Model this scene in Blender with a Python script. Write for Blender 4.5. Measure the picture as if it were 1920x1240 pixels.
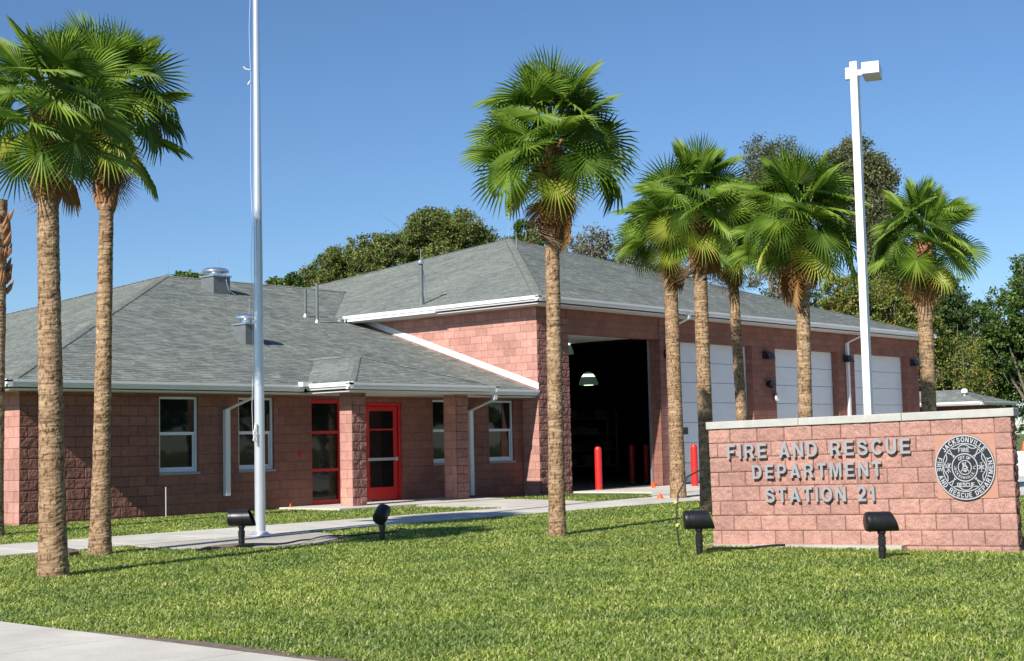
import bpy, math, random
import numpy as np
from mathutils import Vector, Matrix

random.seed(7)
RNG = np.random.default_rng(7)
R = math.radians
scene = bpy.context.scene
for o in list(bpy.data.objects):
    bpy.data.objects.remove(o)

# ------------------------------------------------------------------ camera
cam_d = bpy.data.cameras.new("camera")
cam = bpy.data.objects.new("camera", cam_d)
scene.collection.objects.link(cam)
YAW, PITCH, ROLL = 0.8549, 0.0795, -0.0223
fw = Vector((math.sin(YAW) * math.cos(PITCH), math.cos(YAW) * math.cos(PITCH), math.sin(PITCH)))
r0 = Vector((math.cos(YAW), -math.sin(YAW), 0))
u0 = r0.cross(fw)
rt = r0 * math.cos(ROLL) + u0 * math.sin(ROLL)
up = -r0 * math.sin(ROLL) + u0 * math.cos(ROLL)
CAM = Vector((-28.843, -24.782, 1.292))
cam.matrix_world = Matrix(((rt.x, up.x, -fw.x, CAM.x), (rt.y, up.y, -fw.y, CAM.y), (rt.z, up.z, -fw.z, CAM.z), (0, 0, 0, 1)))
cam_d.sensor_width = 36
cam_d.lens = 36 * 2674.3 / 1920
cam_d.clip_end = 3000
cam_d.clip_start = 0.1
scene.camera = cam

# ------------------------------------------------------------------ light
LDIR = Vector((1.0, 0.16, -0.745)).normalized()        # the way the sunlight travels
world = bpy.data.worlds.new("World")
scene.world = world
world.use_nodes = True
wn = world.node_tree
bg = wn.nodes["Background"]
sky = wn.nodes.new("ShaderNodeTexSky")
sky.sky_type = 'NISHITA'
sky.sun_disc = False
sky.sun_elevation = math.asin(-LDIR.z)
sky.sun_rotation = math.atan2(-LDIR.x, -LDIR.y)
sky.air_density = 1.0
sky.dust_density = 0.0
sky.ozone_density = 8.0
wn.links.new(sky.outputs[0], bg.inputs[0])
bg.inputs[1].default_value = 0.086
sun_d = bpy.data.lights.new("sun", 'SUN')
sun_d.energy = 5.0
sun_d.angle = R(0.53)
sun_d.color = (1.0, 0.955, 0.88)
sun = bpy.data.objects.new("sun", sun_d)
sun.rotation_mode = 'QUATERNION'
sun.rotation_quaternion = LDIR.to_track_quat('-Z', 'Y')
sun.location = (-30, -10, 40)
scene.collection.objects.link(sun)
scene.view_settings.view_transform = 'Standard'
scene.view_settings.look = 'None'
scene.view_settings.exposure = 0.45
scene.view_settings.gamma = 1.0
scene.cycles.max_bounces = 8
scene.cycles.transparent_max_bounces = 8


# ------------------------------------------------------------------ materials
def new_mat(name):
    m = bpy.data.materials.new(name)
    m.use_nodes = True
    nt = m.node_tree
    return m, nt, nt.nodes["Principled BSDF"]


def N(nt, typ, **kw):
    n = nt.nodes.new(typ)
    for k, v in kw.items():
        if k.startswith('i_'):
            n.inputs[k[2:].replace('_', ' ')].default_value = v
        else:
            setattr(n, k, v)
    return n


def mixc(nt, a, b, fac, mode='MIX'):
    n = nt.nodes.new("ShaderNodeMix")
    n.data_type = 'RGBA'
    n.blend_type = mode
    for sock, v in ((n.inputs[0], fac), (n.inputs[6], a), (n.inputs[7], b)):
        if hasattr(v, 'is_output'):
            nt.links.new(v, sock)
        elif isinstance(v, (tuple, list)):
            sock.default_value = (v[0], v[1], v[2], 1)
        else:
            sock.default_value = v
    return n.outputs[2]


def ramp(nt, src, p0, c0, p1, c1):
    n = nt.nodes.new("ShaderNodeValToRGB")
    e = n.color_ramp.elements
    e[0].position, e[0].color = p0, (*c0, 1)
    e[1].position, e[1].color = p1, (*c1, 1)
    nt.links.new(src, n.inputs[0])
    return n.outputs[0]


def noise(nt, scale, detail=4, rough=0.55, vec=None, dist=0.0):
    n = N(nt, "ShaderNodeTexNoise")
    n.inputs["Scale"].default_value = scale
    n.inputs["Detail"].default_value = detail
    n.inputs["Roughness"].default_value = rough
    n.inputs["Distortion"].default_value = dist
    if vec is not None:
        nt.links.new(vec, n.inputs["Vector"])
    return n.outputs[0]


def coords(nt, which='Object', scale=None):
    t = nt.nodes.new("ShaderNodeTexCoord")
    o = t.outputs[which]
    if scale:
        mp = nt.nodes.new("ShaderNodeMapping")
        mp.inputs["Scale"].default_value = scale
        nt.links.new(o, mp.inputs[0])
        o = mp.outputs[0]
    return o


def bump(nt, bsdf, height, strength, dist=0.01):
    b = nt.nodes.new("ShaderNodeBump")
    b.inputs["Strength"].default_value = strength
    b.inputs["Distance"].default_value = dist
    nt.links.new(height, b.inputs["Height"])
    nt.links.new(b.outputs[0], bsdf.inputs["Normal"])
    return b


def simple(name, c, rough=0.5, metal=0.0, var=0.15, scale=6.0, bmp=0.0, bscale=40):
    m, nt, b = new_mat(name)
    v = coords(nt)
    n1 = noise(nt, scale, 5, 0.6, v)
    lo = tuple(x * (1 - var) for x in c)
    hi = tuple(min(1, x * (1 + var)) for x in c)
    nt.links.new(ramp(nt, n1, 0.3, lo, 0.7, hi), b.inputs["Base Color"])
    b.inputs["Roughness"].default_value = rough
    b.inputs["Metallic"].default_value = metal
    if bmp:
        bump(nt, b, noise(nt, bscale, 5, 0.6, v), bmp, 0.01)
    return m


def block_mat(name, c1, c2, cm, rough_bump, grain=55, mort_bump=1.0, contrast=0.25):
    m, nt, b = new_mat(name)
    uv = coords(nt, 'UV')
    br = nt.nodes.new("ShaderNodeTexBrick")
    nt.links.new(uv, br.inputs["Vector"])
    br.inputs["Scale"].default_value = 1
    br.inputs["Brick Width"].default_value = 0.4064
    br.inputs["Row Height"].default_value = 0.2032
    br.inputs["Mortar Size"].default_value = 0.0045
    br.inputs["Mortar Smooth"].default_value = 0.25
    br.inputs["Color1"].default_value = (*c1, 1)
    br.inputs["Color2"].default_value = (*c2, 1)
    br.inputs["Mortar"].default_value = (*cm, 1)
    ob = coords(nt)
    n1 = noise(nt, grain, 6, 0.7, ob)
    n2 = noise(nt, 1.3, 3, 0.5, ob)
    n3 = noise(nt, 9, 4, 0.65, ob)
    c = mixc(nt, br.outputs[0], ramp(nt, n1, 0.3, (1 - contrast,) * 3, 0.72, (1 + contrast * .8,) * 3), 1.0, 'MULTIPLY')
    c = mixc(nt, c, ramp(nt, n2, 0.3, (.86, .86, .88), 0.7, (1.08, 1.06, 1.04)), 1.0, 'MULTIPLY')
    c = mixc(nt, c, ramp(nt, n3, 0.35, (.88, .86, .86), 0.65, (1.08, 1.08, 1.1)), 1.0, 'MULTIPLY')
    nt.links.new(c, b.inputs["Base Color"])
    b.inputs["Roughness"].default_value = 0.92
    b.inputs["Specular IOR Level"].default_value = 0.2
    b1 = nt.nodes.new("ShaderNodeBump")
    b1.invert = True
    b1.inputs["Strength"].default_value = mort_bump
    b1.inputs["Distance"].default_value = 0.006
    nt.links.new(br.outputs["Fac"], b1.inputs["Height"])
    b2 = nt.nodes.new("ShaderNodeBump")
    b2.inputs["Strength"].default_value = rough_bump
    b2.inputs["Distance"].default_value = 0.012
    nt.links.new(noise(nt, 22, 6, 0.7, ob, 0.4), b2.inputs["Height"])
    nt.links.new(b1.outputs[0], b2.inputs["Normal"])
    nt.links.new(b2.outputs[0], b.inputs["Normal"])
    return m


M = {}
M['block'] = block_mat('red_block_shaded', (.31, .145, .108), (.25, .118, .09), (.165, .075, .06), 0.35)  # darker copy of the block for shaded fronts; shade put into the colour
M['block_sunlit'] = block_mat('smooth_block_sunlit', (.58, .31, .25), (.43, .225, .18), (.24, .115, .09), 0.18, contrast=.15)  # paler copy for the sun-facing walls; sunlight put into the colour
M['block_split'] = block_mat('split_face_block', (.34, .17, .14), (.27, .135, .115), (.15, .08, .065), 0.5, 60, contrast=.35)
M['block_sign'] = block_mat('sign_split_block', (.50, .285, .228), (.41, .23, .186), (.33, .185, .15), 0.7, 95, contrast=.6)
M['white'] = simple('white_painted_metal', (.74, .74, .74), .35, 0, .04, 3)
M['white_door'] = simple('white_steel_door', (.74, .76, .78), .7, 0, .03, 2)
M['soffit'] = simple('soffit_vinyl', (.62, .60, .58), .6, 0, .05, 4)
M['window_white'] = simple('white_window_frame', (.72, .73, .76), .4, 0, .04, 3)
M['sill'] = simple('precast_sill', (.30, .30, .32), .85, 0, .15, 20, .2)
M['red'] = simple('red_gloss_paint', (.55, .012, .014), .35, 0, .10, 4)
M['bollard'] = simple('bollard_red_plastic', (.62, .022, .018), .4, 0, .08, 5)
M['black'] = simple('black_fixture_plastic', (.012, .012, .014), .38, 0, .2, 10)
M['steel'] = simple('galvanised_steel', (.55, .56, .57), .38, .75, .12, 8)
M['alu'] = simple('spun_aluminium', (.70, .72, .75), .33, .6, .05, 1.5)
M['bright_metal'] = simple('bright_vent_metal', (.75, .76, .77), .22, .9, .06, 5)
M['dark_metal'] = simple('dark_grey_vent_metal', (.15, .165, .165), .5, .1, .12, 5)
M['letter'] = simple('cast_letter_grey', (.34, .34, .35), .45, .25, .06, 10)
M['cap'] = simple('precast_coping', (.44, .43, .395), .85, 0, .10, 7, .25, 60)
M['tan'] = simple('tan_emblem_backing', (.44, .225, .155), .8, 0, .06, 10, .1)
M['emblem_black'] = simple('emblem_black', (.02, .022, .028), .45, .2, .15, 20)
M['emblem_silver'] = simple('emblem_silver', (.55, .55, .56), .4, .4, .06, 20)
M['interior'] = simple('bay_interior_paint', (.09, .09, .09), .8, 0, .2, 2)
M['interior_grey'] = simple('bay_locker_grey', (.38, .38, .39), .7, 0, .2, 2)
M['orange'] = simple('orange_plastic', (.85, .12, .02), .5, 0, .1, 8)
M['barrier'] = simple('white_barrier_concrete', (.68, .67, .63), .7, 0, .1, 5)
M['rubber'] = simple('black_cable_rubber', (.02, .02, .022), .6, 0, .2, 10)
M['paper'] = simple('crumpled_paper', (.7, .7, .7), .8, 0, .1, 9)
M['soil'] = simple('dry_soil', (.17, .13, .095), .95, 0, .35, 12, .6, 30)
M['pvc'] = simple('grey_pvc', (.5, .5, .5), .5, 0, .05, 9)
M['yellow_leaf'] = simple('yellow_leaf', (.55, .5, .08), .6, 0, .2, 9)
M['bark_tree'] = simple('tree_bark', (.20, .17, .135), .95, 0, .35, 5, .5, 20)
M['petiole'] = simple('petiole_green', (.16, .20, .05), .5, 0, .2, 8)


def glass_mat():
    m, nt, b = new_mat('dark_window_glass')
    b.inputs["Base Color"].default_value = (.008, .009, .010, 1)
    b.inputs["Roughness"].default_value = .03
    b.inputs["IOR"].default_value = 1.5
    v = coords(nt)
    bump(nt, b, noise(nt, 2.3, 1, 0.4, v, .6), .05, .02)
    return m


M['glass'] = glass_mat()


def concrete_mat(name, c, dirt=.75):
    m, nt, b = new_mat(name)
    v = coords(nt)
    n1 = noise(nt, 1.1, 6, .62, v, .3)
    n2 = noise(nt, 60, 5, .7, v)
    n3 = noise(nt, .35, 3, .5, v)
    col = ramp(nt, n1, .32, tuple(x * dirt for x in c), .62, c)
    col = mixc(nt, col, ramp(nt, n2, .3, (.85, .85, .84), .7, (1.08, 1.08, 1.08)), 1.0, 'MULTIPLY')
    col = mixc(nt, col, ramp(nt, n3, .3, (.88, .87, .85), .7, (1.04, 1.04, 1.04)), 1.0, 'MULTIPLY')
    nt.links.new(col, b.inputs["Base Color"])
    b.inputs["Roughness"].default_value = .9
    bump(nt, b, n2, .25, .004)
    return m


M['concrete'] = concrete_mat('walk_concrete', (.66, .62, .55), .76)
M['concrete_old'] = concrete_mat('pad_concrete', (.52, .48, .42), .72)


def shingle_mat():
    m, nt, b = new_mat('grey_asphalt_shingles')
    uv = coords(nt, 'UV')
    outs = []
    for (w, off) in ((.31, .37), (.17, .61)):
        br = nt.nodes.new("ShaderNodeTexBrick")
        nt.links.new(uv, br.inputs["Vector"])
        br.offset = off
        br.inputs["Scale"].default_value = 1
        br.inputs["Brick Width"].default_value = w
        br.inputs["Row Height"].default_value = .143
        br.inputs["Mortar Size"].default_value = .0
        br.inputs["Mortar Smooth"].default_value = .2
        br.inputs["Bias"].default_value = 0
        br.inputs["Color1"].default_value = (0, 0, 0, 1)
        br.inputs["Color2"].default_value = (1, 1, 1, 1)
        outs.append(br)
    c = ramp(nt, outs[0].outputs[0], .0, (.150, .166, .150), 1.0, (.245, .262, .238))
    c2 = ramp(nt, outs[1].outputs[0], .0, (.88, .88, .88), 1.0, (1.12, 1.12, 1.12))
    c = mixc(nt, c, c2, 1.0, 'MULTIPLY')
    ob = coords(nt)
    c = mixc(nt, c, ramp(nt, noise(nt, 26, 5, .8, ob), .34, (.62, .62, .62), .66, (1.38, 1.38, 1.38)), 1.0, 'MULTIPLY')
    c = mixc(nt, c, ramp(nt, noise(nt, .5, 4, .6, ob), .3, (.90, .90, .92), .7, (1.07, 1.06, 1.02)), 1.0, 'MULTIPLY')
    # the thick butt edge at the foot of every course
    sep = nt.nodes.new("ShaderNodeSeparateXYZ")
    nt.links.new(uv, sep.inputs[0])
    dv = N(nt, "ShaderNodeMath", operation='DIVIDE')
    nt.links.new(sep.outputs[1], dv.inputs[0])
    dv.inputs[1].default_value = .143
    fr = N(nt, "ShaderNodeMath", operation='FRACT')
    nt.links.new(dv.outputs[0], fr.inputs[0])
    nt.links.new(c, b.inputs["Base Color"])
    b.inputs["Roughness"].default_value = .95
    b.inputs["Specular IOR Level"].default_value = .15
    b1 = nt.nodes.new("ShaderNodeBump")
    b1.inputs["Strength"].default_value = .6
    b1.inputs["Distance"].default_value = .006
    nt.links.new(noise(nt, 120, 3, .7, ob), b1.inputs["Height"])
    nt.links.new(b1.outputs[0], b.inputs["Normal"])
    return m


M['shingle'] = shingle_mat()
M['shingle_cap'] = simple('shingle_cap', (.25, .262, .25), .95, 0, .25, 30, .6, 100)


def ground_mat():
    m, nt, b = new_mat('sod_and_thatch')
    v = coords(nt)
    n1 = noise(nt, .6, 5, .6, v)
    n2 = noise(nt, 38, 5, .75, v)
    c = ramp(nt, n1, .35, (.12, .17, .04), .65, (.16, .21, .055))
    c = mixc(nt, c, ramp(nt, n2, .35, (.35, .4, .3), .7, (1.3, 1.25, 1.2)), 1.0, 'MULTIPLY')
    nt.links.new(c, b.inputs["Base Color"])
    b.inputs["Roughness"].default_value = .95
    bump(nt, b, n2, .8, .03)
    return m


M['ground'] = ground_mat()


def leafy(name, cols, trans=.35, patch=0.0, rough=.5, spec=.4):
    """foliage: colour varies per leaf; part of the light passes through"""
    m, nt, b = new_mat(name)
    g = nt.nodes.new("ShaderNodeNewGeometry")
    cr = nt.nodes.new("ShaderNodeValToRGB")
    e = cr.color_ramp.elements
    while len(e) < len(cols):
        e.new(.5)
    for i, c in enumerate(cols):
        e[i].position = i / (len(cols) - 1)
        e[i].color = (*c, 1)
    nt.links.new(g.outputs["Random Per Island"], cr.inputs[0])
    c = cr.outputs[0]
    if patch:
        v = coords(nt)
        c = mixc(nt, c, ramp(nt, noise(nt, patch, 6, .72, v), .36, (.66, .74, .7), .64, (1.30, 1.20, 1.0)), 1.0, 'MULTIPLY')
    nt.links.new(c, b.inputs["Base Color"])
    b.inputs["Roughness"].default_value = rough
    b.inputs["Specular IOR Level"].default_value = spec
    t = nt.nodes.new("ShaderNodeBsdfTranslucent")
    nt.links.new(c, t.inputs[0])
    mx = nt.nodes.new("ShaderNodeMixShader")
    mx.inputs[0].default_value = trans
    nt.links.new(b.outputs[0], mx.inputs[1])
    nt.links.new(t.outputs[0], mx.inputs[2])
    nt.links.new(mx.outputs[0], nt.nodes["Material Output"].inputs[0])
    return m


M['grass'] = leafy('grass_blades', [(.08, .145, .02), (.19, .30, .04), (.33, .46, .085), (.48, .54, .17), (.72, .71, .38)], .45, .7)
M['frond'] = leafy('palm_leaf_green', [(.095, .18, .016), (.18, .30, .03), (.32, .44, .06)], .45, 0, .5, .35)
M['frond_dark'] = leafy('palm_leaf_dark_green', [(.055, .11, .012), (.09, .165, .018), (.14, .235, .03)], .38, 0, .5, .35)
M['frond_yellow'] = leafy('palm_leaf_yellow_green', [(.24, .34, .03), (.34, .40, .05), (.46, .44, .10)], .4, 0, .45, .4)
M['frond_dead'] = leafy('palm_leaf_dead', [(.30, .13, .03), (.36, .19, .06), (.34, .24, .12)], .3, 0, .7, .2)
M['frond_straw'] = leafy('palm_leaf_straw', [(.20, .13, .07), (.30, .21, .12), (.42, .33, .21)], .2, 0, .8, .2)
M['leaf_olive'] = leafy('leaves_olive', [(.06, .09, .022), (.115, .16, .038), (.18, .23, .055), (.25, .23, .07)], .25, .5)
M['leaf_green'] = leafy('leaves_green', [(.04, .085, .015), (.08, .15, .028), (.14, .215, .045)], .25, .5)
M['leaf_dark'] = leafy('leaves_brown_green', [(.06, .075, .032), (.11, .125, .055), (.19, .185, .09)], .2, .5)
M['leaf_grey'] = leafy('leaves_grey', [(.10, .11, .08), (.18, .19, .15), (.28, .28, .24)], .2, .5)
M['leaf_bright'] = leafy('leaves_bright', [(.06, .11, .02), (.14, .21, .035), (.23, .29, .06), (.36, .18, .08)], .3, .8)
M['leaf_deep'] = leafy('leaves_deep_green', [(.025, .055, .015), (.05, .095, .025), (.095, .15, .04)], .2, .5)


def trunk_mat():
    m, nt, b = new_mat('palm_trunk_fibre')
    v = coords(nt, 'Object', (1, 1, 5.5))
    n1 = noise(nt, 3.2, 6, .68, v, .8)
    v2 = coords(nt, 'Object', (1, 1, .45))
    n2 = noise(nt, 26, 4, .65, v2)
    n3 = noise(nt, 1.1, 3, .5, coords(nt))
    c = ramp(nt, n1, .30, (.12, .075, .045), .60, (.43, .315, .205))
    c = mixc(nt, c, ramp(nt, n2, .36, (.36, .28, .23), .50, (1.08, 1.06, 1.02)), 1.0, 'MULTIPLY')
    c = mixc(nt, c, ramp(nt, n3, .3, (.80, .72, .66), .68, (1.12, 1.08, 1.02)), 1.0, 'MULTIPLY')
    nt.links.new(c, b.inputs["Base Color"])
    b.inputs["Roughness"].default_value = .93
    b.inputs["Specular IOR Level"].default_value = .2
    bump(nt, b, n1, .9, .025)
    return m


M['trunk'] = trunk_mat()
M['boot'] = simple('palm_boot', (.33, .155, .07), .85, 0, .45, 9, .6, 25)


def emit(name, c, s):
    m, nt, b = new_mat(name)
    b.inputs["Base Color"].default_value = (*c, 1)
    b.inputs["Emission Color"].default_value = (*c, 1)
    b.inputs["Emission Strength"].default_value = s
    return m


M['lamp_on'] = emit('lit_lamp_lens', (.80, 1.0, .72), 1.6)
M['lamp_shade'] = emit('glowing_lamp_shade', (.20, .30, .22), .12)

# ------------------------------------------------------------------ mesh tools
COL = scene.collection
ORIGIN = {}


def tag(o, label=None, cat=None, group=None, kind=None):
    if label: o['label'] = label
    if cat: o['category'] = cat
    if group: o['group'] = group
    if kind: o['kind'] = kind
    return o


def thing(name, label, cat, loc=(0, 0, 0), group=None, rz=0):
    o = bpy.data.objects.new(name, None)
    COL.objects.link(o)
    o.location = loc
    o.rotation_euler = (0, 0, rz)
    o.empty_display_size = .3
    ORIGIN[o] = Vector(loc)
    return tag(o, label, cat, group)


def raw_mesh(name, V, F, mats, parent=None, smooth=False, uv=True, midx=None, local=False):
    """V (n,3) array, F list of index tuples or (m,k) array"""
    V = np.asarray(V, np.float32)
    me = bpy.data.meshes.new(name)
    if parent is not None and not local:
        V = V - np.array(ORIGIN[parent], np.float32)
    if isinstance(F, np.ndarray):
        k = F.shape[1]
        loops = F.reshape(-1).astype(np.int32)
        starts = np.arange(0, len(loops), k, dtype=np.int32)
        totals = np.full(len(F), k, np.int32)
    else:
        loops = np.array([i for f in F for i in f], np.int32)
        totals = np.array([len(f) for f in F], np.int32)
        starts = np.concatenate([[0], np.cumsum(totals)[:-1]]).astype(np.int32)
    me.vertices.add(len(V))
    me.vertices.foreach_set("co", V.reshape(-1))
    me.loops.add(len(loops))
    me.loops.foreach_set("vertex_index", loops)
    me.polygons.add(len(totals))
    me.polygons.foreach_set("loop_start", starts)
    me.polygons.foreach_set("loop_total", totals)
    me.update(calc_edges=True)
    if uv is True:
        Vw = V + (np.array(ORIGIN[parent], np.float32) if (parent is not None and not local) else 0)
        nrm = np.zeros(len(totals) * 3, np.float32)
        me.polygons.foreach_get("normal", nrm)
        nrm = nrm.reshape(-1, 3)
        t = np.cross(np.array([0, 0, 1.0]), nrm)
        ln = np.linalg.norm(t, axis=1)
        flat = ln < .05
        t[flat] = (1, 0, 0)
        ln[flat] = 1
        t /= ln[:, None]
        b = np.cross(nrm, t)
        fi = np.repeat(np.arange(len(totals)), totals)
        P = Vw[loops]
        # vertical faces: rows stay locked to z, so u is signed by a fixed direction
        uvs = np.stack([(P * t[fi]).sum(1), (P * b[fi]).sum(1)], 1).astype(np.float32)
        lay = me.uv_layers.new(name="UVMap")
        lay.data.foreach_set("uv", uvs.reshape(-1))
    elif uv is not False and uv is not None:
        lay = me.uv_layers.new(name="UVMap")
        lay.data.foreach_set("uv", np.asarray(uv, np.float32)[loops].reshape(-1))
    if not isinstance(mats, (list, tuple)):
        mats = [mats]
    for mm in mats:
        me.materials.append(mm)
    if midx is not None:
        me.polygons.foreach_set("material_index", np.asarray(midx, np.int32))
    me.polygons.foreach_set("use_smooth", np.full(len(totals), bool(smooth)))
    me.update()
    o = bpy.data.objects.new(name, me)
    COL.objects.link(o)
    if parent is not None:
        o.parent = parent
        ORIGIN[o] = ORIGIN[parent]
    return o


class MB:
    def __init__(s):
        s.v, s.f, s.m = [], [], []
        s.mi = 0

    def add(s, pts, faces):
        n = len(s.v)
        s.v += [tuple(p) for p in pts]
        for f in faces:
            s.f.append(tuple(i + n for i in f))
            s.m.append(s.mi)
        return s

    def box(s, x0, y0, z0, x1, y1, z1):
        x0, x1 = min(x0, x1), max(x0, x1)
        y0, y1 = min(y0, y1), max(y0, y1)
        z0, z1 = min(z0, z1), max(z0, z1)
        P = [(x0, y0, z0), (x1, y0, z0), (x1, y1, z0), (x0, y1, z0), (x0, y0, z1), (x1, y0, z1), (x1, y1, z1), (x0, y1, z1)]
        return s.add(P, [(0, 3, 2, 1), (4, 5, 6, 7), (0, 1, 5, 4), (1, 2, 6, 5), (2, 3, 7, 6), (3, 0, 4, 7)])

    def obox(s, c, ax, ay, az, hx, hy, hz):
        c, ax, ay, az = Vector(c), Vector(ax), Vector(ay), Vector(az)
        P = [c + ax * hx * i + ay * hy * j + az * hz * k for k in (-1, 1) for i, j in ((-1, -1), (1, -1), (1, 1), (-1, 1))]
        return s.add(P, [(0, 3, 2, 1), (4, 5, 6, 7), (0, 1, 5, 4), (1, 2, 6, 5), (2, 3, 7, 6), (3, 0, 4, 7)])

    def slab(s, poly, th):
        """polygon (ccw seen from above) with thickness th downwards"""
        n = len(poly)
        P = [tuple(p) for p in poly] + [(p[0], p[1], p[2] - th) for p in poly]
        F = [tuple(range(n)), tuple(range(2 * n - 1, n - 1, -1))]
        F += [(i, i + n, (i + 1) % n + n, (i + 1) % n) for i in range(n)]
        return s.add(P, F)

    def tube(s, path, rad, n=12, caps=True):
        path = [Vector(p) for p in path]
        if not isinstance(rad, (list, tuple)):
            rad = [rad] * len(path)
        base = len(s.v)
        prev = None
        rings = []
        for i, p in enumerate(path):
            a = path[max(0, i - 1)]
            b = path[min(len(path) - 1, i + 1)]
            d = (b - a).normalized()
            if prev is None:
                x = d.orthogonal().normalized()
            else:
                x = (prev - d * prev.dot(d)).normalized()
            prev = x
            y = d.cross(x)
            rings.append([p + (x * math.cos(2 * math.pi * k / n) + y * math.sin(2 * math.pi * k / n)) * rad[i] for k in range(n)])
        pts = [q for r in rings for q in r]
        F = []
        for i in range(len(path) - 1):
            for k in range(n):
                F.append((i * n + k, i * n + (k + 1) % n, (i + 1) * n + (k + 1) % n, (i + 1) * n + k))
        if caps:
            F.append(tuple(range(n - 1, -1, -1)))
            F.append(tuple((len(path) - 1) * n + k for k in range(n)))
        return s.add(pts, F)

    def lathe(s, c, prof, n=24, axis=(0, 0, 1)):
        """prof: (r, t) along axis from c"""
        ax = Vector(axis).normalized()
        x = ax.orthogonal().normalized()
        y = ax.cross(x)
        c = Vector(c)
        pts = [c + ax * t + (x * math.cos(2 * math.pi * k / n) + y * math.sin(2 * math.pi * k / n)) * r for r, t in prof for k in range(n)]
        F = []
        for i in range(len(prof) - 1):
            for k in range(n):
                F.append((i * n + k, i * n + (k + 1) % n, (i + 1) * n + (k + 1) % n, (i + 1) * n + k))
        F.append(tuple(range(n - 1, -1, -1)))
        F.append(tuple((len(prof) - 1) * n + k for k in range(n)))
        return s.add(pts, F)

    def build(s, name, mats, parent=None, smooth=False, bevel=0, **kw):
        o = raw_mesh(name, np.array([tuple(p) for p in s.v]), s.f, mats, parent, smooth, midx=s.m, **kw)
        if smooth:
            try:
                o.data.set_sharp_from_angle(angle=R(38))
            except Exception:
                pass
        if bevel:
            md = o.modifiers.new("bevel", 'BEVEL')
            md.width = bevel
            md.segments = 2
            md.limit_method = 'ANGLE'
        return o


def value_noise(h, w, cells_h, cells_w, rng):
    g = rng.random((cells_h + 2, cells_w + 2))
    y = np.linspace(0, cells_h, h)
    x = np.linspace(0, cells_w, w)
    yi, xi = y.astype(int), x.astype(int)
    fy, fx = y - yi, x - xi
    fy = (fy * fy * (3 - 2 * fy))[:, None]
    fx = (fx * fx * (3 - 2 * fx))[None, :]
    a = g[np.ix_(yi, xi)]
    b = g[np.ix_(yi, xi + 1)]
    c = g[np.ix_(yi + 1, xi)]
    d = g[np.ix_(yi + 1, xi + 1)]
    return (a * (1 - fx) + b * fx) * (1 - fy) + (c * (1 - fx) + d * fx) * fy


def rough_panel(name, O, U, Vv, Nn, W, H, mat, parent, amp=.02, res=.011, u_off=0.0, v_off=0.0, seed=1, skip=(), local=False):
    """split-face block panel: real relief, mortar joints recessed; O lower left, U along, Vv up, Nn outward"""
    rng = np.random.default_rng(seed)
    nx, ny = max(8, int(W / res)), max(8, int(H / res))
    u = np.linspace(0, W, nx)
    v = np.linspace(0, H, ny)
    UU, VV = np.meshgrid(u, v)
    uo, vo = UU + u_off, VV + v_off
    row = np.floor(vo / .2032)
    sh = np.where(row % 2 == 0, .2032, 0)
    fx = (uo + sh) / .4064
    fx = fx - np.floor(fx)
    fy = vo / .2032 - row
    dx = np.minimum(fx, 1 - fx) * .4064
    dy = np.minimum(fy, 1 - fy) * .2032
    d = np.minimum(dx, dy)
    n = (value_noise(ny, nx, max(2, int(H / .11)), max(2, int(W / .11)), rng) * .5 +
         value_noise(ny, nx, max(2, int(H / .05)), max(2, int(W / .05)), rng) * .35 +
         value_noise(ny, nx, max(2, int(H / .024)), max(2, int(W / .024)), rng) * .25)
    edge = np.clip(d / .028, 0, 1) ** .6
    h = amp * (n - .1) * (.35 + .65 * edge)
    h = np.where(d < .006, -.003, h)
    O, U, Vv, Nn = [np.array(a, float) for a in (O, U, Vv, Nn)]
    P = O + UU[..., None] * U + VV[..., None] * Vv + h[..., None] * Nn
    P = P.reshape(-1, 3)
    idx = np.arange(nx * ny).reshape(ny, nx)
    F = np.stack([idx[:-1, :-1], idx[:-1, 1:], idx[1:, 1:], idx[1:, :-1]], -1).reshape(-1, 4)
    uvs = np.stack([uo.reshape(-1), vo.reshape(-1)], 1)
    return raw_mesh(name, P, F, mat, parent, False, uv=uvs, local=local)


def gutter(mb, p0, p1, out, z_top, end_ext=0.0):
    """K-style gutter; p0->p1 is the OUTER top lip line, out = outward unit vector"""
    prof = [(-.12, 0), (-.12, -.145), (-.055, -.145), (-.035, -.10), (-.012, -.092), (-.012, -.062), (0, -.052), (0, 0), (-.012, 0), (-.014, -.02), (-.105, -.02), (-.108, 0)]
    p0, p1, out = Vector(p0), Vector(p1), Vector(out)
    pts = []
    for p in (p0, p1):
        for o, z in prof:
            q = p + out * o
            pts.append((q.x, q.y, z_top + z))
    n = len(prof)
    F = [(i, (i + 1) % n, n + (i + 1) % n, n + i) for i in range(n)]
    F += [tuple(range(n - 1, -1, -1)), tuple(range(n, 2 * n))]
    mb.add(pts, F)


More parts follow.
